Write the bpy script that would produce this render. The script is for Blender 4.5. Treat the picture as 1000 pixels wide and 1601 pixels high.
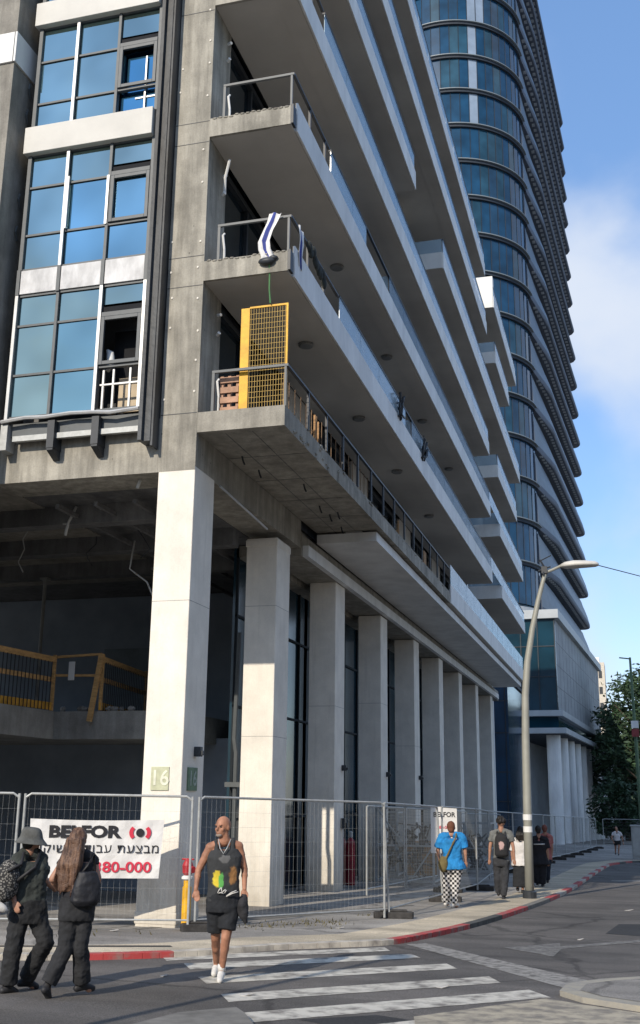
import bpy, bmesh, math, random
from mathutils import Vector, Matrix
random.seed(7)
for _o in list(bpy.data.objects): bpy.data.objects.remove(_o)
SC = bpy.context.scene
COL = SC.collection
R_ = math.radians
# ---------------------------------------------------------------- camera
CAMZ = 1.75; FPX = 1666.5; YAW = .27860; PITCH = .25980; ROLL = .0119
SLOPE = -0.0205                       # the street falls gently away from the corner
def cam_axes():
    f = Vector((-math.sin(YAW)*math.cos(PITCH), math.cos(YAW)*math.cos(PITCH), math.sin(PITCH)))
    r = Vector((math.cos(YAW), math.sin(YAW), 0)); u = r.cross(f)
    return (math.cos(ROLL)*r+math.sin(ROLL)*u, -math.sin(ROLL)*r+math.cos(ROLL)*u, f)
_r, _u, _f = cam_axes()
cd = bpy.data.cameras.new('camera'); cam = bpy.data.objects.new('camera', cd); COL.objects.link(cam)
cd.sensor_fit = 'VERTICAL'; cd.sensor_height = 36; cd.lens = FPX/1601*36
cd.clip_start = .1; cd.clip_end = 4000
cam.matrix_world = Matrix(((_r.x,_u.x,-_f.x,0),(_r.y,_u.y,-_f.y,0),(_r.z,_u.z,-_f.z,CAMZ),(0,0,0,1)))
SC.camera = cam
# ---------------------------------------------------------------- world and sun
SUN_EL = R_(30.5); SUN_AZ = math.atan2(-.26, -1.0)       # direction (x,y) towards the sun is (sin, cos)
W = bpy.data.worlds.new('World'); SC.world = W; W.use_nodes = True
nt = W.node_tree; nt.nodes.clear(); N = nt.nodes.new; L = nt.links.new
out = N('ShaderNodeOutputWorld'); bg = N('ShaderNodeBackground'); bg.inputs[1].default_value = .15
sky = N('ShaderNodeTexSky'); sky.sky_type = 'NISHITA'; sky.sun_disc = False
sky.sun_elevation = SUN_EL; sky.sun_rotation = SUN_AZ
sky.dust_density = .3; sky.ozone_density = 2.0; sky.air_density = 1.0
tc = N('ShaderNodeTexCoord'); mp = N('ShaderNodeMapping'); mp.inputs['Scale'].default_value = (1.5, 1.5, 2.3)
mp.inputs['Location'].default_value = (2.3, .7, .86)
nz = N('ShaderNodeTexNoise'); nz.inputs['Scale'].default_value = 2.1; nz.inputs['Detail'].default_value = 7; nz.inputs['Roughness'].default_value = .46
nz.inputs['Distortion'].default_value = .35
cr = N('ShaderNodeValToRGB'); cr.color_ramp.elements[0].position = .41; cr.color_ramp.elements[1].position = .72
cr.color_ramp.interpolation = 'EASE'
mx = N('ShaderNodeMix'); mx.data_type = 'RGBA'; mx.inputs[7].default_value = (3.7, 4.1, 4.8, 1)
L(tc.outputs['Generated'], mp.inputs[0]); L(mp.outputs[0], nz.inputs[0]); L(nz.outputs[0], cr.inputs[0])
hs = N('ShaderNodeHueSaturation'); hs.inputs['Saturation'].default_value = 1.04; hs.inputs['Value'].default_value = 1.18; L(sky.outputs[0], hs.inputs['Color'])
ev = N('ShaderNodeMix'); ev.data_type = 'RGBA'; ev.inputs[0].default_value = .5; ev.inputs[7].default_value = (1.05, 2.05, 4.1, 1); L(hs.outputs[0], ev.inputs[6])
L(cr.outputs[0], mx.inputs[0]); L(ev.outputs[2], mx.inputs[6]); L(mx.outputs[2], bg.inputs[0]); L(bg.outputs[0], out.inputs[0])
sd = bpy.data.lights.new('sun', 'SUN'); sd.energy = 3.3; sd.angle = R_(.55); sd.color = (1, .90, .76)
sun = bpy.data.objects.new('sun', sd); COL.objects.link(sun)
sdir = Vector((math.sin(SUN_AZ)*math.cos(SUN_EL), math.cos(SUN_AZ)*math.cos(SUN_EL), math.sin(SUN_EL)))
sun.rotation_euler = sdir.to_track_quat('Z', 'Y').to_euler(); sun.location = (0, 0, 60)
SC.view_settings.view_transform = 'Standard'; SC.view_settings.look = 'None'
SC.view_settings.gamma = 1; SC.view_settings.use_curve_mapping = False
SC.view_settings.exposure = 0.40
SC.cycles.max_bounces = 6; SC.cycles.diffuse_bounces = 4; SC.cycles.glossy_bounces = 3
SC.cycles.transparent_max_bounces = 12
# ---------------------------------------------------------------- materials
def s2l(c):
    return tuple((v/12.92 if v <= .04045 else ((v+.055)/1.055)**2.4) for v in c)
def rgb(r, g, b): return s2l((r/255, g/255, b/255))
def _base(name):
    m = bpy.data.materials.new(name); m.use_nodes = True
    t = m.node_tree; b = t.nodes['Principled BSDF']; return m, t, b
def mat(name, c, rough=.8, var=.12, scale=3.0, bump=0.0, bscale=40, metal=0, spec=.4, c2=None, stretch=(1, 1, 1), detail=6, lo=.3, hi=.7, rvar=0):
    """noise-mottled surface; c and c2 are linear colours"""
    m, t, b = _base(name); n = t.nodes.new; l = t.links.new
    g = n('ShaderNodeNewGeometry'); mp = n('ShaderNodeMapping'); mp.inputs['Scale'].default_value = stretch
    l(g.outputs['Position'], mp.inputs[0])
    z = n('ShaderNodeTexNoise'); z.inputs['Scale'].default_value = scale; z.inputs['Detail'].default_value = detail; z.inputs['Roughness'].default_value = .6
    l(mp.outputs[0], z.inputs[0])
    r = n('ShaderNodeValToRGB'); e = r.color_ramp.elements
    if c2 is None: c2 = tuple(v*(1-var*2) for v in c); c1 = tuple(min(1, v*(1+var*.6)) for v in c)
    else: c1 = c
    e[0].position = lo; e[1].position = hi; e[0].color = (*c2, 1); e[1].color = (*c1, 1)
    l(z.outputs[0], r.inputs[0]); l(r.outputs[0], b.inputs['Base Color'])
    b.inputs['Roughness'].default_value = rough; b.inputs['Metallic'].default_value = metal
    b.inputs['Specular IOR Level'].default_value = spec
    if bump:
        z2 = n('ShaderNodeTexNoise'); z2.inputs['Scale'].default_value = bscale; z2.inputs['Detail'].default_value = 5
        l(g.outputs['Position'], z2.inputs[0]); bp = n('ShaderNodeBump'); bp.inputs['Strength'].default_value = bump; bp.inputs['Distance'].default_value = .02
        l(z2.outputs[0], bp.inputs['Height']); l(bp.outputs[0], b.inputs['Normal'])
    return m
def concrete(name, c=(.30, .275, .235), streak=.5, holes=False, dark=.55, seam=None):
    """board-marked raw concrete: cloudy tone, vertical run-off streaks, pin holes"""
    m, t, b = _base(name); n = t.nodes.new; l = t.links.new
    g = n('ShaderNodeNewGeometry')
    def noise(sc, st, det=6, ro=.6):
        mp = n('ShaderNodeMapping'); mp.inputs['Scale'].default_value = st; l(g.outputs['Position'], mp.inputs[0])
        z = n('ShaderNodeTexNoise'); z.inputs['Scale'].default_value = sc; z.inputs['Detail'].default_value = det; z.inputs['Roughness'].default_value = ro
        l(mp.outputs[0], z.inputs[0]); return z.outputs[0]
    def ramp(x, a, b_, ca, cb):
        r = n('ShaderNodeValToRGB'); e = r.color_ramp.elements; e[0].position = a; e[1].position = b_
        e[0].color = (*ca, 1) if isinstance(ca, tuple) else (ca, ca, ca, 1); e[1].color = (*cb, 1) if isinstance(cb, tuple) else (cb, cb, cb, 1)
        l(x, r.inputs[0]); return r.outputs[0]
    def mul(a, b_, f=1.0):
        x = n('ShaderNodeMix'); x.data_type = 'RGBA'; x.blend_type = 'MULTIPLY'; x.inputs[0].default_value = f
        l(a, x.inputs[6]); l(b_, x.inputs[7]); return x.outputs[2]
    lo_ = .66 if c[0] < .6 else .90
    base = ramp(noise(1.6, (1, 1, 1)), .32, .7, tuple(v*lo_ for v in c), tuple(v*1.10 for v in c))
    st = ramp(noise(5.5, (1, 1, .10), 4), .38, .62, dark, 1.05)
    col = mul(base, st, streak)
    fine = ramp(noise(38, (1, 1, 1), 3), .3, .75, .78 if c[0] < .6 else .95, 1.06)
    col = mul(col, fine, .7)
    if holes:
        v = n('ShaderNodeTexVoronoi'); v.inputs['Scale'].default_value = 2.4; l(g.outputs['Position'], v.inputs[0])
        hh = ramp(v.outputs['Distance'], .03, .05, .35, 1.0); col = mul(col, hh, .8)
    if c[0] > .6:                                       # splashed dirt low down and a few rust-grey drips
        sx = n('ShaderNodeSeparateXYZ'); l(g.outputs['Position'], sx.inputs[0])
        ad = n('ShaderNodeMath'); ad.operation = 'MULTIPLY_ADD'; ad.inputs[1].default_value = -1.9; l(noise(4, (1, 1, .5), 6), ad.inputs[0]); l(sx.outputs[2], ad.inputs[2])
        col = mul(col, ramp(ad.outputs[0], 0, 1, (.50, .47, .42), (1, 1, 1)), .75)
        mr = [q_ for q_ in t.nodes if q_.type == 'VALTORGB'][-1]; mp_ = n('ShaderNodeMapRange'); mp_.inputs[1].default_value = -1.6; mp_.inputs[2].default_value = .1; l(ad.outputs[0], mp_.inputs[0]); l(mp_.outputs[0], mr.inputs[0])
        col = mul(col, ramp(noise(9, (1, 1, .05), 3), .62, .74, 1.0, .84), .6)
        col = mul(col, ramp(noise(.9, (1, 1, .8), 8, .7), .60, .68, 1.0, .90), .7)
    l(col, b.inputs['Base Color']); b.inputs['Roughness'].default_value = .9; b.inputs['Specular IOR Level'].default_value = .25
    bp = n('ShaderNodeBump'); bp.inputs['Strength'].default_value = .35; bp.inputs['Distance'].default_value = .02
    l(noise(26, (1, 1, .4), 5), bp.inputs['Height']); l(bp.outputs[0], b.inputs['Normal'])
    return m
def glass_face(name, c, rough=.04, wob=.02, var=.25, metal=1.0):
    """coated facade glass: tinted mirror with a slight waviness"""
    m, t, b = _base(name); n = t.nodes.new; l = t.links.new
    g = n('ShaderNodeNewGeometry'); z = n('ShaderNodeTexNoise'); z.inputs['Scale'].default_value = .55; z.inputs['Detail'].default_value = 2
    l(g.outputs['Position'], z.inputs[0]); r = n('ShaderNodeValToRGB'); e = r.color_ramp.elements
    e[0].position = .3; e[1].position = .7; e[0].color = (*[v*(1-var) for v in c], 1); e[1].color = (*[min(1, v*(1+var)) for v in c], 1)
    l(z.outputs[0], r.inputs[0]); l(r.outputs[0], b.inputs['Base Color'])
    b.inputs['Metallic'].default_value = metal; b.inputs['Roughness'].default_value = rough
    z2 = n('ShaderNodeTexNoise'); z2.inputs['Scale'].default_value = .8; l(g.outputs['Position'], z2.inputs[0])
    bp = n('ShaderNodeBump'); bp.inputs['Strength'].default_value = wob*10; bp.inputs['Distance'].default_value = .03
    l(z2.outputs[0], bp.inputs['Height']); l(bp.outputs[0], b.inputs['Normal'])
    return m
def clear_glass(name, tint=(.55, .72, .75), alpha=.35, rough=.03):
    m, t, b = _base(name); b.inputs['Base Color'].default_value = (*tint, 1); b.inputs['Roughness'].default_value = rough
    b.inputs['Alpha'].default_value = alpha; b.inputs['Specular IOR Level'].default_value = .9
    n = t.nodes.new; g = n('ShaderNodeNewGeometry'); z = n('ShaderNodeTexNoise'); z.inputs['Scale'].default_value = 2.5; z.inputs['Detail'].default_value = 6
    t.links.new(g.outputs['Position'], z.inputs[0]); mr = n('ShaderNodeMapRange'); mr.inputs[3].default_value = rough; mr.inputs[4].default_value = rough+.3
    t.links.new(z.outputs[0], mr.inputs[0]); t.links.new(mr.outputs[0], b.inputs['Roughness'])
    return m
# ---------------------------------------------------------------- geometry helpers
class MB:
    def __init__(s): s.v = []; s.f = []; s.m = []; s.smooth = False
    def add(s, vs, fs, mi=0):
        o = len(s.v); s.v += [tuple(v) for v in vs]; s.f += [tuple(i+o for i in f) for f in fs]; s.m += [mi]*len(fs); return s
    def box(s, x0, x1, y0, y1, z0, z1, mi=0):
        if x0 > x1: x0, x1 = x1, x0
        if y0 > y1: y0, y1 = y1, y0
        if z0 > z1: z0, z1 = z1, z0
        return s.add([(x0,y0,z0),(x1,y0,z0),(x1,y1,z0),(x0,y1,z0),(x0,y0,z1),(x1,y0,z1),(x1,y1,z1),(x0,y1,z1)],
                     [(0,3,2,1),(4,5,6,7),(0,1,5,4),(1,2,6,5),(2,3,7,6),(3,0,4,7)], mi)
    def bar(s, a, b, w, h=None, mi=0, up=(0, 0, 1)):
        """rectangular bar from a to b; w across, h along up"""
        a = Vector(a); b = Vector(b); h = w if h is None else h; d = (b-a).normalized()
        u = Vector(up)
        if abs(d.dot(u)) > .98: u = Vector((0, 1, 0)) if abs(d.y) < .9 else Vector((1, 0, 0))
        x = d.cross(u).normalized()*(w/2); y = x.cross(d).normalized()*(h/2)
        vs = [a-x-y, a+x-y, a+x+y, a-x+y, b-x-y, b+x-y, b+x+y, b-x+y]
        return s.add(vs, [(0,3,2,1),(4,5,6,7),(0,1,5,4),(1,2,6,5),(2,3,7,6),(3,0,4,7)], mi)
    def tube(s, pts, r, n=8, mi=0, caps=True):
        pts = [Vector(p) for p in pts]; rs = r if isinstance(r, (list, tuple)) else [r]*len(pts)
        vs = []; fs = []; ref = None
        for i, p in enumerate(pts):
            d = (pts[min(i+1, len(pts)-1)]-pts[max(i-1, 0)]).normalized()
            if ref is None: ref = Vector((0, 0, 1)) if abs(d.z) < .9 else Vector((1, 0, 0))
            x = d.cross(ref).normalized(); y = d.cross(x).normalized(); ref = y*-1 if False else (x.cross(d)).normalized()
            for k in range(n):
                a = 2*math.pi*k/n; vs.append(p+(x*math.cos(a)+y*math.sin(a))*rs[i])
        for i in range(len(pts)-1):
            for k in range(n):
                k2 = (k+1) % n; fs.append((i*n+k, (i+1)*n+k, (i+1)*n+k2, i*n+k2))
        if caps: fs.append(tuple(range(n))); fs.append(tuple((len(pts)-1)*n+k for k in reversed(range(n))))
        return s.add(vs, fs, mi)
    def prism(s, poly, z0, z1, mi=0):
        """poly: list of (x,y) counter-clockwise; z0/z1 numbers or functions of (x,y)"""
        f0 = z0 if callable(z0) else (lambda x, y: z0); f1 = z1 if callable(z1) else (lambda x, y: z1)
        n = len(poly); vs = [(x, y, f0(x, y)) for x, y in poly]+[(x, y, f1(x, y)) for x, y in poly]
        return s.add(vs, [tuple(reversed(range(n))), tuple(range(n, 2*n))]+[(i, (i+1) % n, n+(i+1) % n, n+i) for i in range(n)], mi)
    def ellipsoid(s, c, r, n=12, m=8, mi=0, rot=None):
        vs = []; fs = []; c = Vector(c); rot = rot or Matrix.Identity(3)
        for j in range(1, m):
            th = math.pi*j/m
            for i in range(n):
                a = 2*math.pi*i/n; vs.append(c+rot @ Vector((r[0]*math.sin(th)*math.cos(a), r[1]*math.sin(th)*math.sin(a), r[2]*math.cos(th))))
        vs += [c+rot @ Vector((0, 0, r[2])), c-rot @ Vector((0, 0, r[2]))]; T = len(vs)-2; B = T+1
        for j in range(m-2):
            for i in range(n): fs.append((j*n+i, (j+1)*n+i, (j+1)*n+(i+1) % n, j*n+(i+1) % n))
        for i in range(n): fs.append((T, i, (i+1) % n)); fs.append((B, (m-2)*n+(i+1) % n, (m-2)*n+i))
        return s.add(vs, fs, mi)
    def lathe(s, c, prof, n=16, mi=0):
        vs = []; fs = []
        for (r, z) in prof:
            for k in range(n): a = 2*math.pi*k/n; vs.append((c[0]+r*math.cos(a), c[1]+r*math.sin(a), c[2]+z))
        for i in range(len(prof)-1):
            for k in range(n): k2 = (k+1) % n; fs.append((i*n+k, i*n+k2, (i+1)*n+k2, (i+1)*n+k))
        fs.append(tuple(reversed(range(n)))); fs.append(tuple((len(prof)-1)*n+k for k in range(n)))
        return s.add(vs, fs, mi)
def world_of(o):
    M = Matrix.Translation(o.location) @ o.rotation_euler.to_matrix().to_4x4()
    return (world_of(o.parent) @ M) if o.parent else M
def obj(name, mb, mats, parent=None, smooth=False, local=False, bevel=0, origin=None):
    me = bpy.data.meshes.new(name); mats = mats if isinstance(mats, (list, tuple)) else [mats]
    vs = mb.v
    if not local:
        if parent is not None: Mi = world_of(parent).inverted(); vs = [tuple(Mi @ Vector(v)) for v in vs]
        else:
            if origin is None:
                xs = [v[0] for v in vs]; ys = [v[1] for v in vs]; origin = ((min(xs)+max(xs))/2, (min(ys)+max(ys))/2, min(v[2] for v in vs))
            vs = [(v[0]-origin[0], v[1]-origin[1], v[2]-origin[2]) for v in vs]
    me.from_pydata(vs, [], mb.f)
    for m in mats: me.materials.append(m)
    if len(mats) > 1: me.polygons.foreach_set('material_index', mb.m)
    me.validate(); me.update()
    bm = bmesh.new(); bm.from_mesh(me); bmesh.ops.recalc_face_normals(bm, faces=bm.faces); bm.to_mesh(me); bm.free()
    if smooth: me.polygons.foreach_set('use_smooth', [True]*len(me.polygons))
    o = bpy.data.objects.new(name, me); COL.objects.link(o)
    if parent is not None: o.parent = parent
    elif origin is not None and not local: o.location = origin
    if bevel:
        b = o.modifiers.new('bevel', 'BEVEL'); b.width = bevel; b.segments = 2; b.limit_method = 'ANGLE'
    return o
def tag(o, label=None, cat=None, group=None, kind=None):
    if label: o['label'] = label
    if cat: o['category'] = cat
    if group: o['group'] = group
    if kind: o['kind'] = kind
    return o
def thing(name, label, cat, loc=(0, 0, 0), rz=0, group=None):
    o = bpy.data.objects.new(name, None); COL.objects.link(o); o.empty_display_size = .3
    o.location = loc; o.rotation_euler = (0, 0, rz); return tag(o, label, cat, group)
def copy_tree(o, parent=None):
    c = o.copy(); COL.objects.link(c)
    if parent is not None: c.parent = parent
    for ch in [k for k in bpy.data.objects if k.parent == o]: copy_tree(ch, c)
    return c
def text_mb(s, size, bold=0.0, ext=.004, gap=1.0):
    cu = bpy.data.curves.new('t', 'FONT'); cu.body = s; cu.size = size; cu.extrude = ext; cu.offset = bold; cu.resolution_u = 3; cu.space_character = gap
    cu.align_x = 'CENTER'; cu.align_y = 'CENTER'
    o = bpy.data.objects.new('t', cu); COL.objects.link(o); bpy.context.view_layer.update()
    me = o.to_mesh(); mb = MB(); mb.add([tuple(v.co) for v in me.vertices], [tuple(p.vertices) for p in me.polygons]); o.to_mesh_clear()
    bpy.data.objects.remove(o); bpy.data.curves.remove(cu); return mb
def place_mb(mb, origin, xa, ya, za):
    """map local x,y,z of mb onto world axes"""
    o = Vector(origin); xa = Vector(xa); ya = Vector(ya); za = Vector(za)
    mb.v = [tuple(o+xa*v[0]+ya*v[1]+za*v[2]) for v in mb.v]; return mb
def gz(x, y, h=0): return SLOPE*y+(h-.035 if .085 <= h <= .31 else h)
# ---------------------------------------------------------------- shared materials
M_CONC = concrete('raw_concrete', (.43, .405, .345), .65, True, .5)
M_CONC2 = concrete('raw_concrete_soffit', (.40, .375, .32), .5)
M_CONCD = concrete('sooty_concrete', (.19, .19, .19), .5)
M_WHITE = concrete('white_plaster', (.78, .735, .65), .18, False, .80)
M_WFASC = mat('white_fascia_paint', (.74, .74, .72), .6, .10, 1.6, .05, 30, stretch=(1, 1, .35))
M_SOFF = mat('grey_plaster_soffit', (.54, .51, .46), .9, .06, .9)
M_ALU = mat('grey_aluminium', (.095, .105, .11), .5, .1, 6)
M_ALUW = mat('bright_aluminium', (.56, .56, .55), .35, .08, 6, metal=.3)
M_DARK = mat('dark_metal', (.035, .04, .047), .5, .2, 4)
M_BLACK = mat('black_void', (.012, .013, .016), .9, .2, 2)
M_PANE = glass_face('blue_window_glass', (.26, .46, .55), wob=.02)
M_PANET = glass_face('teal_window_glass', (.34, .47, .46), wob=.02, var=.3)
M_DGLASS = glass_face('dark_door_glass', (.04, .07, .095), .08, metal=.8)
M_RAILG = clear_glass('balcony_glass', (.42, .56, .66), .55)
M_WOOD = mat('raw_timber', (.42, .24, .11), .8, .25, 5, stretch=(1, 1, 6))
M_WOODL = mat('pale_timber', (.50, .30, .20), .8, .2, 5)
M_GALV = mat('galvanised_steel', (.42, .43, .42), .5, .12, 9, metal=.2)
# ================================================================ apartment building under repair
X0, Y0, XB = -6.97, 16.44, -5.35; SZ0 = 7.88
bld = thing('apartment_building', 'concrete and white apartment building under repair, with long balconies and tall white pillars', 'building', (-9, 38, gz(0, 38, .1)))
# ---- tall white pillars along the street
PY = [16.44, 21.08, 25.93, 31.15, 36.4, 41.55, 46.7, 52.1, 57.9]
PT = [7.27, 7.075, 7.04, 7.02, 7.02, 7.02, 7.02, 7.02, 7.02]
for i, y in enumerate(PY):
    m = MB(); t = PT[i]
    m.box(X0-.69, X0, y, y+.93, gz(0, y)-.3, t)
    if i in (1,):
        m.box(X0-.71, X0+.012, y-.012, y+.95, t-.18, t-.03)
    if i == 0: m.box(X0-.705, X0+.01, y-.01, y+.94, gz(0, y)+.1, gz(0, y)+.28)
    obj('pillar', m, M_WHITE, bld, bevel=.015)
M_JOINT = mat('pour_joint_grey', (.33, .32, .30), .9, .2, 6)  # plain grey for the thin pour joint lines
for (i, z) in ((0, 4.9), (1, 2.9), (1, 5.6), (2, 3.9), (3, 4.4), (4, 3.4)):
    m = MB(); m.box(X0-.692, X0+.002, PY[i]-.002, PY[i]+.932, z, z+.008); obj('pour_joint', m, M_JOINT, bld)
# ---- front (corner) concrete: column strip above the first pillar, beams
m = MB()
m.box(-7.68, X0, Y0+.002, Y0+.92, 7.27, 31)
for z in (8.25, 10.72, 11.32, 13.70, 14.15, 16.65, 17.15): m.box(-7.672, X0-.01, Y0-.004, Y0+.1, z, z+.012, 1)
obj('corner_column', m, [M_CONC, M_DARK], bld)
m = MB(); m.box(-10.9, -7.682, Y0, Y0+.9, 7.2, 8.2); m.box(-7.678, X0-.004, Y0-.003, Y0+.9, 7.2, 8.24)
obj('front_beam', m, M_CONC, bld)
m = MB()
m.box(X0-.82, X0-.002, Y0+.921, 22.80, 7.23, 7.876)
m.box(X0-.82, X0+.02, 22.802, 61.5, 7.04, 7.56)
m.box(X0-.82, X0-.3, 22.802, 61.5, 7.562, 7.876)
obj('street_beam', m, M_CONC2, bld)
m = MB(); m.box(X0-.05, X0+.16, 22.9, 60.5, 7.045, 7.30); obj('beam_trim', m, M_WFASC, bld)
m = MB(); r0 = random.Random(2)
for i in range(10): m.box(X0+.02, XB-.03, 18.0+i*1.55, 18.012+i*1.55, SZ0-.006, SZ0-.0005)
for x in (-6.5, -6.0): m.box(x, x+.012, 16.6, 34.2, SZ0-.005, SZ0-.0008)
tag(obj('board_joint', m, M_CONCD, bld), kind='stuff')
for i in range(12):
    x, y = r0.uniform(-6.7, -5.6), r0.uniform(17.5, 33); m = MB(); m.tube([(x, y, SZ0), (x+.02, y+.03, SZ0-.10), (x+.05, y+.02, SZ0-.16)], .018, 5); obj('rebar_stub', m, M_DARK, bld)
# ---- storeys: dark balcony doors set behind the balconies
SZ = [7.88, 10.80, 13.80, 16.75, 19.85, 22.90, 25.95, 28.9]
def door_wall(k, y0, y1):
    z0, z1 = SZ[k]+.30, SZ[k+1]-.002
    m = MB(); m.box(X0-.25, X0-.18, y0, y1, z0, z1)
    w = obj('glazed_wall', m, M_DGLASS, bld)
    f = MB(); y = y0+.05
    while y < y1-.2:
        f.box(X0-.178, X0-.10, y, y+.07, z0, z1-.1); y += 1.45
    f.box(X0-.178, X0-.08, y0, y1, z1-.16, z1-.04); f.box(X0-.178, X0-.08, y0, y1, z0, z0+.06)
    obj('door_frame', f, M_DARK, w)
for k in range(7): door_wall(k, Y0+.95, 61.4)
# pilasters: plain wall strips that break the glass
for (k, y) in [(k, y) for k in range(7) for y in (21.6, 27.6, 34.2, 40.4, 47.2, 55.0)]:
    m = MB(); m.box(X0-.17, X0-.02, y, y+1.9, SZ[k]+.30, SZ[k+1]-.004); obj('wall_panel', m, M_SOFF, bld)
# ---- balconies
def balcony(k, y0, y1, conc=False, fasc=.62, glass=((0, 1),), lamp=(), gh=1.17):
    zb = SZ[k]; y0c = y0
    m = MB()
    t = .37
    m.box(X0+.001, XB-.005, y0, y1, zb, zb+t, 0)
    if not conc: m.box(XB-.42, XB-.012, y0+.02, y1-.02, zb-.012, zb-.001)
    s = obj('balcony', m, [M_CONC2 if conc else M_SOFF, M_DARK], bld)
    return s
def fascia(s, k, y0, y1, h=.62, front=False):
    zb = SZ[k]-.004; m = MB(); m.box(XB, XB+.045, y0, y1, zb, zb+h)
    if front: m.box(X0+.02, XB-.001, y0-.045, y0-.002, zb, zb+h)
    return obj('fascia', m, M_WFASC, s, bevel=.006)
def glassrun(s, k, y0, y1, top, z0=.60, front=None):
    m = MB(); y = y0
    while y < y1-.05:
        e = min(y+1.9, y1); m.box(XB+.005, XB+.02, y+.012, e-.012, SZ[k]+z0, SZ[k]+top); y = e
    if front is not None: m.box(front, XB-.02, y0-.02, y0-.005, SZ[k]+z0, SZ[k]+top)
    return obj('glass_parapet', m, M_RAILG, s)
def rail(s, k, y0, y1, top, posts=1.15, w=.045, mat_=None):
    m = MB(); z = SZ[k]+top
    m.box(XB-.03, XB+.03, y0, y1, z-.04, z)
    y = y0+posts
    while posts and y < y1-.1:
        m.box(XB-.022, XB+.022, y-.025, y+.025, SZ[k]+.37, z-.04); y += posts
    return obj('railing', m, mat_ or M_DARK, s)
def end_rail(s, k, top, ya=Y0+.06):
    z = SZ[k]+top; m = MB()
    m.box(-6.74, XB+.03, ya-.025, ya+.025, z-.045, z); m.box(-6.74, -6.69, ya-.022, ya+.022, SZ[k]+.37, z-.045)
    m.box(XB-.04, XB, ya-.02, ya+.02, SZ[k]+.37, z-.045)
    return obj('end_railing', m, M_ALU, s)
# level 1: raw slab, posts, no glass
b1 = balcony(0, Y0-.001, 34.28, True)
rail(b1, 0, Y0+.09, 34.2, 1.15, 1.28); end_rail(b1, 0, 1.15)
m = MB(); y = 17.2                                            # thicker steel posts and thin bars
for j in range(60):
    if j % 3 == 1: m.box(XB-.16, XB-.145, Y0+.2+j*.12, Y0+.215+j*.12, SZ[0]+.37, SZ[0]+1.05)
obj('bar_row', m, mat('rusty_bar', (.20, .12, .06), .7, .3, 8), b1)
m = MB(); m.box(XB-.004, XB+.02, 20, 34.28, SZ[0]-.02, SZ[0]+.26); obj('raw_edge', m, M_CONC, b1)
# broken plaster lumps along the raw edge
m = MB()
for j in range(70):
    y = random.uniform(16.6, 34); r = random.uniform(.03, .11)
    m.ellipsoid((XB+.0, y, SZ[0]+random.uniform(.0, .34)), (.03, r, r*.5), 6, 4)
obj('broken_render', m, M_CONC, b1)
b1b = balcony(0, 34.30, 59.6); fascia(b1b, 0, 34.30, 59.6, .62); glassrun(b1b, 0, 34.4, 59.5, 1.3)
m = MB(); m.box(X0+.03, XB-.12, 24.02, 59.5, SZ[0]-.28, SZ[0]-.06); m.box(XB-.9, XB-.5, 24.1, 59.4, SZ[0]-.06, SZ[0]-.003)
obj('dropped_soffit', m, M_WFASC, b1b)
# levels 2..7
def lvl(k, spans, top=1.17, h=.62):
    for n, (a, b) in enumerate(spans):
        s = balcony(k, a, b); first = (a < 17)
        fa = a+(.26 if first else 0)
        fascia(s, k, fa, b, h, front=not first)
        if first: end_rail(s, k, top-.04); rail(s, k, Y0+.09, a+({1: 3.4, 2: 2.6}.get(k, 2.0)), top-.02, 1.1)
        g0 = a+({1: 3.5, 2: 2.7}.get(k, 2.1)) if first else a+.06
        segs = [(g0, b-.1)]
        if k == 2: segs = [(g0, 22.4), (25.0, b-.1)]
        if k == 1: segs = [(g0, 27.0), (27.9, b-.1)]
        for (p, q) in segs: glassrun(s, k, p, q, top, h-.02, front=(X0+.1 if not first else None))
        rail(s, k, g0, b-.05, top+.015, 0)
lvl(1, [(Y0-.002, 46.15), (49.9, 61.45)])
lvl(2, [(Y0-.002, 46.2), (49.9, 61.4)])
lvl(3, [(Y0-.002, 46.4), (49.9, 58.9)])
lvl(4, [(Y0-.002, 28.9), (34.1, 61.75)])
lvl(5, [(Y0-.002, 46.9), (50.4, 56.8)])
lvl(6, [(Y0-.002, 46.9), (50.4, 61.6)])
m = MB(); m.box(X0+.25, XB+.01, 50.38, 50.9, SZ[6]+.63, SZ[6]+1.75); obj('solid_parapet', m, M_WFASC, bld)
# concrete slab stubs at the corner, proud of the painted slabs
for k in range(1, 4):
    m = MB(); m.box(X0+.003, XB-.01, Y0-.012, Y0+.05, SZ[k]-.006, SZ[k]+.385)
    for j in range(14): x = X0+.1+j*.11; m.ellipsoid((x, Y0-.005, SZ[k]+.38+random.uniform(-.02, .012)), (.06, .03, .02), 6, 4)
    obj('slab_edge', m, M_CONC, bld)
    m = MB(); m.box(XB-.01, XB+.04, Y0+.0, Y0+.19, SZ[k]+.02, SZ[k]+.42); obj('open_slab_end', m, M_DARK, bld)
M_LAMPG = mat('grey_lamp_glass', (.20, .20, .19), .5)
# round lamps under the soffits
for (x, y, k) in [(-5.95, 19.6, 1), (-5.95, 24.2, 1), (-5.95, 28.8, 1), (-5.95, 34, 1), (-5.95, 22, 2), (-5.95, 27.5, 2), (-5.95, 33, 2), (-5.95, 38.5, 2)]:
    m = MB(); m.lathe((x, y, SZ[k]-.07), [(.13, 0), (.16, .02), (.16, .068)], 14); obj('ceiling_lamp', m, M_LAMPG, bld, smooth=False)
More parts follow.
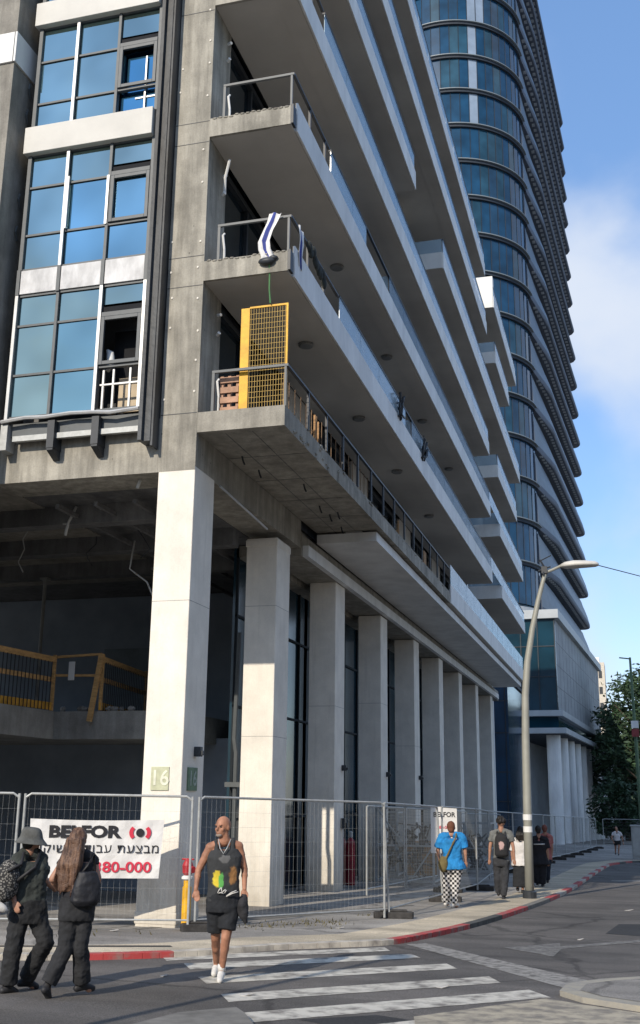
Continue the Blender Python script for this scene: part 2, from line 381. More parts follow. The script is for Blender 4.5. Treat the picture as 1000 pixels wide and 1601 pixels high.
# ---- roof, blind rear walls, floor plates
m = MB(); m.box(-30, X0-.26, Y0+.93, 61.5, 28.9, 29.2); obj('roof', m, M_CONC2, bld)
m = MB()
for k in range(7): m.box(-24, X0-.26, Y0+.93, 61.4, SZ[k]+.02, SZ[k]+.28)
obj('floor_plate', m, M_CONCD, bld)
m = MB(); m.box(-30, X0-.3, 61.5, 61.9, -1.5, 29.2); m.box(-30, -29.6, Y0+1, 61.5, 7.3, 29.2); obj('rear_wall', m, M_WFASC, bld)
# ---- the glazed bay over the open ground floor
WX = [-10.62, -9.77, -8.86, -7.98]; YW = 16.20
def pane_mb(x0, x1, z0, z1, y=YW, t=.02, tilt=0):
    m = MB(); m.add([(x0,y,z0),(x1,y+tilt,z0),(x1,y+t+tilt,z0),(x0,y+t,z0),(x0,y+tilt*.6,z1),(x1,y+tilt*1.4,z1),(x1,y+t+tilt*1.4,z1),(x0,y+t+tilt*.6,z1)],
          [(0,3,2,1),(4,5,6,7),(0,1,5,4),(1,2,6,5),(2,3,7,6),(3,0,4,7)]); return m
ROWS = [(8.36, 9.19, 10.18, 10.80), (11.34, 12.07, 13.10, 13.80), (14.41, 14.98, 15.95, 16.74), (17.30, 18.0, 19.0, 19.8), (20.4, 21.1, 22.1, 22.9)]
M_BROWN = mat('beige_board', (.55, .45, .32), .9, .15, 2)
for f, (za, zb, zc, zd) in enumerate(ROWS):
    wl = MB()
    for i, x in enumerate(WX):
        w = .028 if i in (1, 2) else .038
        wl.box(x-w, x+w, YW-.05, YW+.07, za-.02, zd+.02)
    for z in (za, zb, zc, zd): wl.box(WX[0]+.046, WX[3]-.046, YW-.03, YW+.05, z-.021, z+.021)
    fr = obj('window_wall', wl, M_ALU, bld)
    for i in range(3):
        a, b = WX[i]+.04, WX[i+1]-.04
        for r, (p, q) in enumerate(((za, zb), (zb, zc), (zc, zd))):
            if i == 2 and f in (0, 2) and r in (0, 1): continue
            tl = random.uniform(-.004, .004)
            mt = M_PANET if (i == 0 or (f == 2 and i < 2) or r == 2) else M_PANE
            if i == 2 and r == 2: p = p+.22
            obj('pane', pane_mb(a, b, p+.03, q-.03, tilt=tl), mt, fr)
    # white aluminium cover strips on some mullions
    m = MB()
    for i in {0: (0, 2, 3), 1: (1,), 2: (1,), 3: (1,), 4: (1,)}[f]:
        m = MB(); m.box(WX[i]-.03, WX[i]+.03, YW-.075, YW-.051, za-.04, zd); obj('cover_strip', m, M_ALUW, fr)
    if f == 1:
        m = MB(); m.box(WX[1]+.04, WX[1]+.075, YW-.09, YW-.051, zb+.02, zc+.1); obj('cover_strip', m, M_ALUW, fr)
        m = MB(); m.box(WX[2]-.04, WX[2]+.01, YW-.075, YW-.052, zb, zc); obj('cover_strip', m, M_ALUW, fr)
    # opening casement in the right bay with a vent gap above it
    m = MB(); a, b = WX[2]+.04, WX[3]-.04
    m.box(a, b, YW-.01, YW+.06, zc+.03, zc+.2, 1)
    m.box(a, b, YW-.07, YW-.02, zc-.02, zc+.07)
    for (p, q, r, s) in ((a, a+.07, zb+.03, zc-.02), (b-.07, b, zb+.03, zc-.02), (a+.07, b-.07, zc-.09, zc-.02), (a+.07, b-.07, zb+.03, zb+.10)):
        m.box(p, q, YW-.07, YW-.02, r, s)
    obj('casement', m, [M_ALU, M_BLACK], fr, bevel=.005)
# dark rooms seen through the missing panes
M_BLUEROOM = glass_face('inner_blue_glass', (.10, .30, .50), .1)
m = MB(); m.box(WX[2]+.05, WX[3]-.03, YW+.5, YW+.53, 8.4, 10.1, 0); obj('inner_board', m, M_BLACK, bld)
m = MB(); m.box(WX[2]+.28, WX[3]-.1, YW+.33, YW+.36, 8.42, 9.08); m.box(WX[2]+.06, WX[2]+.22, YW+.36, YW+.39, 8.42, 8.62); obj('chipboard', m, M_BROWN, bld)
m = MB()
for x in (WX[2]+.10, WX[2]+.30, WX[2]+.63): m.box(x, x+.035, YW+.02, YW+.06, 8.40, 9.15)
m.box(WX[2]+.06, WX[3]-.06, YW+.01, YW+.05, 8.84, 8.87); obj('stud_frame', m, M_ALUW, bld)
m = MB(); m.tube([(WX[2]+.08, YW+.2, 9.2), (WX[2]+.16, YW+.2, 9.35), (WX[2]+.12, YW+.22, 9.55), (WX[2]+.06, YW+.2, 9.62)], [.05, .09, .07, .02], 8); obj('plastic_wrap', m, M_WFASC, bld, smooth=True)
m = MB(); m.box(WX[2]+.05, WX[3]-.05, YW+.10, YW+.13, 14.45, 15.9); obj('inner_glass', m, M_BLUEROOM, bld)
m = MB(); m.box(-8.30, -8.27, YW+.05, YW+.08, 14.42, 15.72); m.box(-8.5, -8.05, YW+.082, YW+.098, 14.8, 14.83); obj('inner_post', m, M_ALUW, bld)
m = MB(); m.box(-10.8, -7.9, 17.0, 17.1, 8.25, 25); obj('inner_wall', m, M_CONCD, bld)
M_SPAN = mat('spandrel_paint', (.64, .62, .57), .8, .08, .9, .08, 20)
# spandrel bands
for (a, b) in ((16.75, 17.29), (13.81, 14.39), (19.82, 20.38)): m = MB(); m.box(-10.72, -7.99, YW-.16, YW+.22, a, b); obj('spandrel_band', m, M_SPAN, bld, bevel=.01)
M_ZINC = mat('streaky_zinc', (.60, .60, .60), .5, .22, 3.6, stretch=(1, 1, .5))
m = MB()
for i in range(3): m.box(WX[i]+.045, WX[i+1]-.045, YW-.06, YW-.01, 10.83, 11.31)
obj('zinc_band', m, M_ZINC, bld)
m = MB()
for x in WX: m.box(x-.035, x+.035, YW-.08, YW-.0, 10.80, 11.33)
m.box(-10.66, -7.94, YW+.0, YW+.2, 10.80, 11.32); obj('zinc_backing', m, M_ALU, bld)
# bent sill, steel brackets under it
m = MB(); m.tube([(-10.70, YW-.08, 8.28), (-10.2, YW-.09, 8.32), (-9.8, YW-.09, 8.30), (-9.3, YW-.09, 8.33), (-8.85, YW-.09, 8.31), (-8.5, YW-.1, 8.27), (-7.95, YW-.08, 8.31)], .035, 6); obj('bent_sill', m, M_ALUW, bld)
m = MB()
m.box(-10.6, -8.0, YW+.08, Y0-.005, 8.03, 8.28, 0)
m.box(-10.5, -8.0, YW+.02, YW+.10, 7.92, 8.02, 2)
for x in (-9.68, -8.80): m.box(x-.07, x+.07, YW-.06, Y0-.002, 7.72, 8.24, 1); m.prism([(x-.06, YW-.05), (x+.06, YW-.05), (x+.06, Y0-.01), (x-.06, Y0-.01)], lambda u, v: 7.55 if v > YW+.1 else 7.68, 7.72, 1)
m.box(-10.72, -10.58, YW-.04, Y0-.003, 7.75, 8.24, 2)
obj('sill_bracket', m, [M_ALU, M_DARK, M_GALV], bld)
m = MB()
m.box(-7.93, -7.86, YW-.12, Y0+.3, 7.70, 27); m.box(-7.86, -7.73, YW-.04, Y0+.3, 7.70, 27, 0)
m.box(-7.73, -7.69, YW-.02, Y0-.005, 7.62, 27)
obj('flashing_channel', m, mat('bitumen_flashing', (.05, .055, .06), .55, .45, 2.4, .5, 9, stretch=(1, 1, .25)), bld)
m = MB()                                                    # plaster dots and form ties on the column
for z in [8.6+i*.62 for i in range(22)]:
    for x in (-7.60, -7.06):
        if random.random() < .75: m.ellipsoid((x+random.uniform(-.03, .03), Y0-.004, z+random.uniform(-.1, .1)), (.022, .012, .025), 6, 5)
obj('form_tie', m, M_WHITE, bld)
# loose conduits hanging beside the balcony doors
for (k, dz) in ((0, 0), (1, 0), (2, 0)):
    m = MB(); z = SZ[k]
    m.tube([(-6.72, Y0+.35, z+.4), (-6.70, Y0+.3, z+.75), (-6.74, Y0+.3, z+1.05), (-6.72, Y0+.33, z+1.1)], .022, 6)
    m.tube([(-6.90, Y0+.6, z+2.1), (-6.84, Y0+.55, z+2.12)], .035, 6); m.tube([(-6.90, Y0+.6, z+2.5), (-6.82, Y0+.55, z+2.48)], .03, 6)
    if k == 1: m.tube([(-6.86, Y0+.6, z+2.1), (-6.82, Y0+.5, z+2.4), (-6.72, Y0+.45, z+2.75)], .028, 6)
    obj('loose_conduit', m, M_WFASC, bld)
# ---- left wing that comes forward, with its curved balcony
m = MB(); m.box(-19, -10.9, 15.72, Y0+9, 7.2, 27)
M_WING = concrete('wing_concrete', (.33, .31, .27), .5)
obj('side_wing', m, M_WING, bld)
m = MB(); m.box(-19, -10.9, 15.72, 15.95, -1, 7.198); m.box(-11.6, -10.9, 15.952, 16.6, -1, 7.198); obj('wing_column_and_sun_block', m, M_WING, bld)  # unseen front wall added to keep sun off the mezzanine, beside a real column
m = MB(); 
for zb in (15.70, 9.2, 22.0)[:1]:
    m.box(-16, -10.905, 15.68, 15.72, zb, zb+.68); m.box(-10.92, -10.86, 15.68, 16.62, zb, zb+.68)
obj('wing_fascia', m, M_WFASC, bld)
m = MB(); zb = 15.70
m.box(-16, -10.95, 15.74, 16.6, zb-.05, zb-.002); 
obj('wing_slab', m, M_DARK, bld)
m = MB()
for i in range(6): a = i*.13; m.box(-16, -10.96+0-.04*i, 15.76+a, 15.76+a+.128, 15.645-.06*(i+1), 15.644)
for i in range(3): m.box(-16, -11.1, 15.9+i*.2, 16.05+i*.2, 15.20, 15.27)
obj('curved_soffit', m, M_SOFF, bld)
m = MB()
for z in (12.1, 12.8, 14.7, 15.3): m.tube([(-10.88, 16.35, z), (-10.86, 16.25, z+.15), (-10.87, 16.3, z+.3)], .02, 6)
obj('cut_pipe', m, M_ALU, bld)
# ---- inside the open ground floor
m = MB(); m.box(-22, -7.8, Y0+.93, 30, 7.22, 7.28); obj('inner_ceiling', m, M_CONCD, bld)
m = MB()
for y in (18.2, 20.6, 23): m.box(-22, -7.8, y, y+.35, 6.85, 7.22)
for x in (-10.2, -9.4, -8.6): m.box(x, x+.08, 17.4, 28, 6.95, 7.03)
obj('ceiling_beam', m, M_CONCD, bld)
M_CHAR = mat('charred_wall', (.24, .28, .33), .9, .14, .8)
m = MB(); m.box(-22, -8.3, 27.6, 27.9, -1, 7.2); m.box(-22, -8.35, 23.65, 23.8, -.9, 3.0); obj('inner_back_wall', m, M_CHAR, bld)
m = MB(); m.box(-22, -12.0, 18.1, 27.5, 2.86, 3.45); m.box(-11.998, -9.2, 21.1, 27.5, 2.86, 3.448); obj('mezzanine', m, concrete('mezzanine_concrete', (.38, .37, .34), .3), bld)
m = MB(); m.box(-14.2, -12.4, 27.5, 27.58, 3.46, 5.7); obj('steel_door', m, mat('dull_door', (.16, .19, .21), .6), bld)
M_PIPE = mat('dusty_pipe', (.30, .30, .28), .7, .2, 4)
for (x, y) in ((-9.2, 19.5), (-10.4, 22.5), (-12.4, 20.4), (-13.6, 23.0)):
    pz = gz(x, y, .1) if y < 21 else 3.46; m = MB(); m.tube([(x, y, pz), (x, y, 6.84)], .045, 8); m.box(x-.1, x+.1, y-.1, y+.1, 6.80, 6.85); m.box(x-.1, x+.1, y-.1, y+.1, pz, pz+.02)
    if y > 21: tag(obj('steel_prop', m, M_PIPE), 'steel prop under the ceiling of the open floor, '+('behind the slanted post' if x > -11 else 'at the far left'), 'prop')
# dark glass between the pillars on the street side
m = MB(); m.box(-8.36, -8.30, 22.2, 61.4, -1.6, 7.2); gw = obj('lobby_glass', m, glass_face('lobby_glass', (.012, .040, .062), .15, metal=0), bld)
m = MB()
for y in [22.2+i*1.6 for i in range(25)]: m.box(-8.30, -8.24, y, y+.06, -1.5, 7.2)
for z in (1.2, 3.6, 5.6): m.box(-8.30, -8.25, 22.2, 61.4, z, z+.05)
obj('lobby_frame', m, mat('dark_lobby_frame', (.008, .014, .02), .8), gw)
m = MB(); m.box(-8.3, -7.9, 22.2, 61.4, 6.95, 7.2); obj('lobby_soffit', m, M_CONC2, bld)
m = MB(); m.tube([(-8.1, 22.0, .5), (-8.1, 22.0, 2.6), (-8.15, 22.0, 2.9), (-8.12, 22.05, 5.2)], .05, 8); m.box(-8.3, -7.9, 21.9, 22.15, 1.9, 2.0); obj('vent_pipe', m, M_ALU, bld)
# lights and boxes fixed on the pillars
for (y, z, s) in ((16.9, 2.35, .16), (26.6, 2.35, .14), (31.8, 2.3, .14), (37.0, 2.3, .14), (26.55, .95, .26)):
    m = MB(); m.box(X0, X0+.12, y, y+s*.7, z, z+s); m.box(X0+.12, X0+.16, y+.02, y+s*.5, z+.02, z+s*.6); obj('wall_lamp', m, M_DARK, bld, bevel=.01)
# ---- number signs on the first pillar
M_SIGN = mat('faded_green_sign', (.52, .53, .36), .6, .12, 9); M_SIGN_SHADE = mat('shaded_green_sign', (.13, .21, .12), .6, .2, 9); M_DIG = mat('pale_digits', (.74, .74, .60), .6, .1, 9); M_DIG_SHADE = mat('shaded_digits', (.30, .36, .31), .6, .1, 9)  # second sign and digit tones repeat the first with shade painted in
s = MB(); s.box(-7.50, -7.19, Y0-.02, Y0-.001, 1.80, 2.17); sg = obj('number_sign', s, M_SIGN, origin=(-7.34, Y0, 1.8)); tag(sg, 'pale green square sign with number 16 on the sunlit face of the first pillar', 'sign')
obj('digits', place_mb(text_mb('16', .34, .004), (-7.345, Y0-.022, 1.985), (1, 0, 0), (0, 0, 1), (0, -1, 0)), M_DIG, sg)
s = MB(); s.box(X0+.001, X0+.02, Y0+.22, Y0+.62, 1.80, 2.17); sg = obj('number_sign', s, M_SIGN_SHADE, origin=(X0, Y0+.4, 1.8)); tag(sg, 'shade-darkened green square sign with number 16 on the shaded side of the first pillar', 'sign')
obj('digits', place_mb(text_mb('16', .34, .004), (X0+.022, Y0+.42, 1.985), (0, 1, 0), (0, 0, 1), (1, 0, 0)), M_DIG_SHADE, sg)
# ---- things standing on the first balcony
M_YEL = mat('yellow_paint', (.78, .42, .02), .55, .15, 6); zt = SZ[0]+.372
mp = thing('safety_gate', 'tall yellow framed wire mesh panel standing on the lowest balcony', 'mesh panel', (-5.8, Y0+.2, zt))
m = MB(); y = Y0+.14; z1 = 10.24
m.box(-6.26, -6.10, y, y+.04, zt, z1-.02); m.box(-5.41, -5.375, y, y+.035, zt, z1); m.box(-6.10, -5.41, y, y+.035, z1-.035, z1); m.box(-6.10, -5.41, y, y+.035, zt, zt+.03)
obj('frame', m, M_YEL, mp)
m = MB()
for i in range(14): x = -6.10+.0495*(i+.5); m.box(x-.003, x+.003, y+.012, y+.018, zt, z1)
for i in range(20): z = zt+.1*(i+.5); m.box(-6.10, -5.41, y+.018, y+.024, z-.003, z+.003)
obj('mesh', m, mat('yellow_wire', (.55, .36, .08), .6, .1, 6), mp)
pl = thing('pallet', 'wooden pallet stood on edge behind the lowest balcony rail', 'pallet', (-6.5, Y0+.3, zt))
m = MB()
for i in range(4): m.box(-6.66, -6.30, Y0+.22, Y0+.25, zt+.03+i*.19, zt+.14+i*.19)
obj('slat', m, M_WOODL, pl); m = MB()
for x in (-6.66, -6.52, -6.36): m.box(x, x+.06, Y0+.255, Y0+.33, zt, zt+.74)
obj('bearer', m, M_WOODL, pl)
for (y, h, w) in ((19.1, .78, .05), (19.35, .72, .03), (27.2, .65, .08), (30.9, .65, .4)):
    m = MB(); m.box(-5.62, -5.58, y, y+w, zt, zt+h); m.box(-5.64, -5.625, y-.06, y+w+.06, zt+h*.5, zt+h*.58)
    tag(obj('timber_board', m, M_WOOD), {19.1: 'orange timber upright behind the balcony bars near the yellow panel', 19.35: 'thin timber upright just beyond the orange one', 27.2: 'timber board halfway along the lowest balcony', 30.9: 'broad timber board near the far end of the raw balcony'}[y], 'board', 'timber boards behind the lowest balcony railing')
# hanging flag, bundle and green rope
M_FLAG = mat('flag_cloth', (.75, .74, .72), .9, .06, 12); M_FBLUE = mat('flag_blue', (.06, .08, .30), .9, .1, 12)
fl = thing('flag', 'white and blue striped flag draped over the second balcony end rail', 'flag', (-5.75, Y0, 11.1))
def ribbon(pts, ws, y0):
    m = MB(); n = len(pts); vs = []; fs = []; K = 8
    for i, ((x, z), w) in enumerate(zip(pts, ws)):
        for k in range(K+1):
            t = k/K; vs.append((x+(t-.5)*w, y0+.03*math.sin(t*9+i*.8)+.02*math.sin(i*1.7), z+.02*math.sin(t*6)))
    for i in range(n-1):
        for k in range(K): fs.append((i*(K+1)+k, i*(K+1)+k+1, (i+1)*(K+1)+k+1, (i+1)*(K+1)+k)); 
    m.add(vs, fs); m.m = [1 if (3 <= (j % K) <= 4) else 0 for j in range(len(fs))]; return m
o = obj('cloth', ribbon([(-5.60, 11.95), (-5.66, 11.8), (-5.74, 11.6), (-5.80, 11.4), (-5.79, 11.25), (-5.72, 11.1), (-5.76, 11.0)], [.22, .22, .22, .24, .24, .24, .2], Y0-.05), [M_FLAG, M_FBLUE], fl, smooth=True)
o.modifiers.new('s', 'SOLIDIFY').thickness = .006
m = MB(); m.ellipsoid((-5.74, Y0-.06, 11.0), (.16, .07, .07), 10, 7); m.ellipsoid((-5.62, Y0-.04, 11.06), (.09, .05, .05), 8, 6); tag(obj('cloth_bundle', m, M_DARK, smooth=True), 'dark bundled cloth lying on the second balcony edge under the flag', 'cloth')
fl2 = thing('flag', 'dark blue and white flag hanging on the street side of the second balcony', 'flag', (XB, Y0+.5, 11.1))
m = ribbon([(0, .8), (.02, .55), (.0, .25), (.05, 0)], [.30, .28, .26, .2], 0); m.v = [(XB+.06+v[1]*.6, Y0+.55+v[0], 11.12+v[2]) for v in m.v]
obj('cloth', m, [M_FLAG, M_FBLUE], fl2, smooth=True).modifiers.new('s', 'SOLIDIFY').thickness = .006
m = MB()
for j in range(9): m.ellipsoid((XB+.06, Y0+1.1+j*.13+random.uniform(-.05, .05), 11.9-j*.03+random.uniform(-.1, .06)), (.05, .12, .13), 8, 5)
tag(obj('cloth_bundle', m, mat('dark_cloth', (.04, .045, .04), .95, .3, 6), smooth=True), 'dark cloth bundled along the second balcony street rail', 'cloth')
m = MB(); m.tube([(-5.70, Y0-.03, 10.99), (-5.70, Y0+.02, 10.8), (-5.71, Y0+.05, 10.5), (-5.70, Y0+.1, 10.25)], .014, 6); tag(obj('rope', m, mat('green_rope', (.10, .26, .10), .8)), 'thin green rope hanging from the second balcony to the yellow mesh panel', 'rope')
for (y, z, r) in ((26.0, SZ[1]+.9, .22), (29.5, SZ[1]+.75, .16)):
    m = MB()
    for j in range(7): m.tube([(XB+.1, y+random.uniform(-.5, .5), z+random.uniform(-.4, .3)), (XB+.14, y+random.uniform(-.4, .4), z+random.uniform(-.3, .5)), (XB+.05, y+random.uniform(-.4, .4), z+random.uniform(-.4, .3))], .03, 5)
    tag(obj('hanging_debris', m, M_DARK, smooth=True), 'tangle of dark debris caught on the second balcony glass, %s the long parapet' % ('near the start of' if y < 27 else 'halfway along'), 'debris')
# ---- guard rails on the open upper floor; both run back into the building
M_WOODY = mat('site_timber', (.62, .37, .15), .8, .2, 5, stretch=(1, 1, 4)); M_OCHRE = mat('ochre_board', (.72, .38, .06), .8, .2, 4)
def guard(p, q, label):
    (x0, y0), (x1, y1) = p, q; z = 3.46; t = thing('guard_rail', label, 'guard rail', ((x0+x1)/2, (y0+y1)/2, z)); d = Vector((x1-x0, y1-y0, 0)); L_ = d.length; u = d.normalized()
    for (zz, h_) in ((1.10, .12), (.66, .10)): m = MB(); m.bar((x0, y0, z+zz), (x1, y1, z+zz), .05, h_); obj('rail', m, M_WOODY, t)
    m = MB(); m.bar((x0, y0, z+.09), (x1, y1, z+.09), .04, .16); obj('toe_board', m, M_OCHRE, t)
    for s_ in (.04, L_-.04): m = MB(); m.bar((x0+u.x*s_, y0+u.y*s_, z), (x0+u.x*s_, y0+u.y*s_, z+1.2), .06, .06); obj('post', m, M_WOODY, t)
    m = MB()
    for i in range(1, int(L_/.13)): m.bar((x0+u.x*i*.13+.05, y0+u.y*i*.13, z), (x0+u.x*i*.13+.05, y0+u.y*i*.13, z+1.04), .014)
    tag(obj('baluster_row', m, M_DARK, t), kind='stuff')
guard((-12.25, 18.2), (-12.0, 21.0), 'timber guard rail with toe board at the left of the open upper floor')
guard((-10.9, 21.05), (-11.35, 24.3), 'timber guard rail on the open upper floor between slanted post and white pillar')
m = MB(); m.bar((-11.98, 21.0, 4.62), (-10.9, 21.0, 4.66), .05, .05); m.bar((-11.98, 21.0, 4.22), (-10.95, 21.0, 4.20), .05, .05); m.bar((-11.06, 20.93, 3.22), (-10.86, 20.93, 4.66), .11, .06, up=(0, 1, 0))
tag(obj('guard_gate', m, M_WOODY), 'thin timber rails and slanted post closing the gap between two guard rails', 'guard rail')
m = MB(); m.box(-11.62, -11.48, 20.9, 20.92, 4.1, 4.5); tag(obj('paper_sheet', m, M_WFASC), 'small white paper hanging on the left guard rail', 'paper')
M_CONCR = mat('rubble_grey', (.30, .29, .27), .9, .3, 6)
for i in range(14):
    x = random.uniform(-11.9, -9.4); m = MB(); m.ellipsoid((x, 21.2, 3.50), (random.uniform(.04, .12), .08, random.uniform(.03, .08)), 6, 4); tag(obj('rubble', m, M_CONCR), 'lump of grey rubble on the edge of the open upper floor', 'rubble', 'rubble on the open floor edge')
# ================================================================ glass tower beyond
TH = R_(3.4); TD = Vector((math.sin(TH), math.cos(TH), 0)); TN = Vector((math.cos(TH), -math.sin(TH), 0))
PC = Vector((-5.33, 90, 0))                      # street corner of the podium
tw = thing('glass_tower', 'tall blue glass office tower with rounded corner, ledges at every floor and a columned podium', 'tower', (-14, 100, gz(0, 100)))
def P(a, b, z=0): v = PC+TN*a+TD*b; return (v.x, v.y, z)      # a outwards to the street, b along it
M_TG = glass_face('tower_glass', (.010, .048, .100), .12, .006, .35, 0); M_TG2 = glass_face('tower_glass_pale', (.018, .060, .095), .12, .006, .4, 0)
M_CLOUDPANE = mat('pale_cloud_reflection', (.26, .33, .42), .35, .14, .5, spec=.8); M_LEDGEG = mat('grey_ledge', (.20, .235, .255), .5, .08, 1); M_LEDGE = mat('pale_ledge', (.40, .43, .45), .5, .08, 1)  # first material carries cloud reflections painted into the pane colour
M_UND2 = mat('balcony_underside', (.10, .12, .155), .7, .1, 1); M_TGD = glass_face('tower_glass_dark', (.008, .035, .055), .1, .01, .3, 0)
M_STONE = mat('panel_stone', (.30, .32, .335), .7, .12, .35, stretch=(1, 1, 2)); M_UND = mat('ledge_shade_and_dark_trim', (.03, .04, .055), .7, .1, 1)
# podium: ground zone with round columns, two white bands, glass front, panelled flank
m = MB()
def pbox(mb, a0, a1, b0, b1, z0, z1, mi=0):
    q = [P(a0, b0), P(a1, b0), P(a1, b1), P(a0, b1)]; mb.prism([(v[0], v[1]) for v in q], z0, z1, mi)
LP = 40
pbox(m, -.25, -.02, .25, LP, 8.7, 16.2); obj('stone_flank', m, M_STONE, tw)
m = MB()
for i in range(1, 16): pbox(m, -.021, -.014, i*2.5, i*2.5+.05, 8.8, 16.1)
for z in (10.6, 12.4, 14.3): pbox(m, -.021, -.012, .3, LP, z, z+.04)
obj('panel_joint', m, M_DARK, tw)
m = MB(); pbox(m, -22, -.02, .02, .24, 8.7, 16.2); obj('podium_glass', m, M_TGD, tw)
m = MB()
for i in range(12): pbox(m, -.1-i*1.4, -.04-i*1.4, -.06, .018, 8.7, 16.2)
for z in (11.4, 13.9): pbox(m, -22, -.02, -.04, .018, z, z+.06)
obj('podium_mullion', m, M_DARK, tw)
m = MB()
pbox(m, -22, .35, -.35, LP, 16.2, 16.95); pbox(m, -22, .45, -.9, LP, 8.15, 8.62); pbox(m, -22, .7, -1.3, LP, 6.75, 7.2)
obj('white_band', m, M_LEDGE, tw, bevel=.03)
m = MB(); pbox(m, -22, .0, -.3, LP, 7.205, 8.145); obj('recess_band', m, M_TGD, tw)
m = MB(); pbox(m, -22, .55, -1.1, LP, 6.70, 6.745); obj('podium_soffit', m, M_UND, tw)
for i in range(8):
    c = P(-.55, .3+i*5.2); m = MB(); zb = gz(0, c[1])-.3
    m.lathe((c[0], c[1], zb), [(.56, 0), (.56, 6.7-zb)], 20); obj('round_column', m, M_WFASC, tw, smooth=False)
m = MB(); pbox(m, -22, -4.2, 3, LP, -3, 6.7); obj('podium_lobby', m, M_STONE, tw)
m = MB(); c0 = P(-6.5, -4.5); m.box(c0[0]-1.6, c0[0]+2.0, c0[1]-1.2, c0[1]+3, 2.95, 3.12); m.box(c0[0]-1.5, c0[0]-1.4, c0[1]-1, c0[1]-.9, -2, 2.95); m.box(c0[0]+1.7, c0[0]+1.8, c0[1]-1, c0[1]-.9, -2, 2.95)
tag(obj('canopy', m, M_DARK), 'thin flat black canopy in front of the round columns of the glass tower', 'canopy')
# curved shaft
RR = 7.7; AX = Vector((-13.62, 93, 0)); wdir = Vector((AX.x, AX.y, 0)).normalized(); CC = AX+wdir*RR
a_end = math.atan2(TN.y, TN.x); a_st = a_end-R_(140)
FL = 4.02; Z0 = 18.6; NF = 20
def ring(r, n, a0=a_st, a1=a_end): return [(CC.x+r*math.cos(a0+(a1-a0)*i/n), CC.y+r*math.sin(a0+(a1-a0)*i/n)) for i in range(n+1)]
NP = 20; LF = 37
def plan(r, n=NP, off=0):
    pts = ring(r, n); e = CC+TN*r+TD*LF; return pts+[(e.x, e.y)]
def strip(mb, pts, z0, z1, th, mi=0):
    """wall strip along pts with thickness th inwards"""
    n = len(pts); inn = []
    for i, p in enumerate(pts):
        a = Vector(pts[max(i-1, 0)]); b = Vector(pts[min(i+1, n-1)]); t = (b-a).normalized(); nrm = Vector((-t.y, t.x)); inn.append((p[0]+nrm.x*th, p[1]+nrm.y*th))
    vs = [(p[0], p[1], z0) for p in pts]+[(p[0], p[1], z0) for p in inn]+[(p[0], p[1], z1) for p in pts]+[(p[0], p[1], z1) for p in inn]
    fs = []
    for i in range(n-1):
        fs += [(i, i+1, 2*n+i+1, 2*n+i), (n+i+1, n+i, 3*n+i, 3*n+i+1), (i+1, i, n+i, n+i+1), (2*n+i, 2*n+i+1, 3*n+i+1, 3*n+i)]
    fs += [(0, 2*n, 3*n, n), (n-1, 2*n-1, 4*n-1, 3*n-1)]
    mb.add(vs, fs, mi)
rnd = random.Random(5)
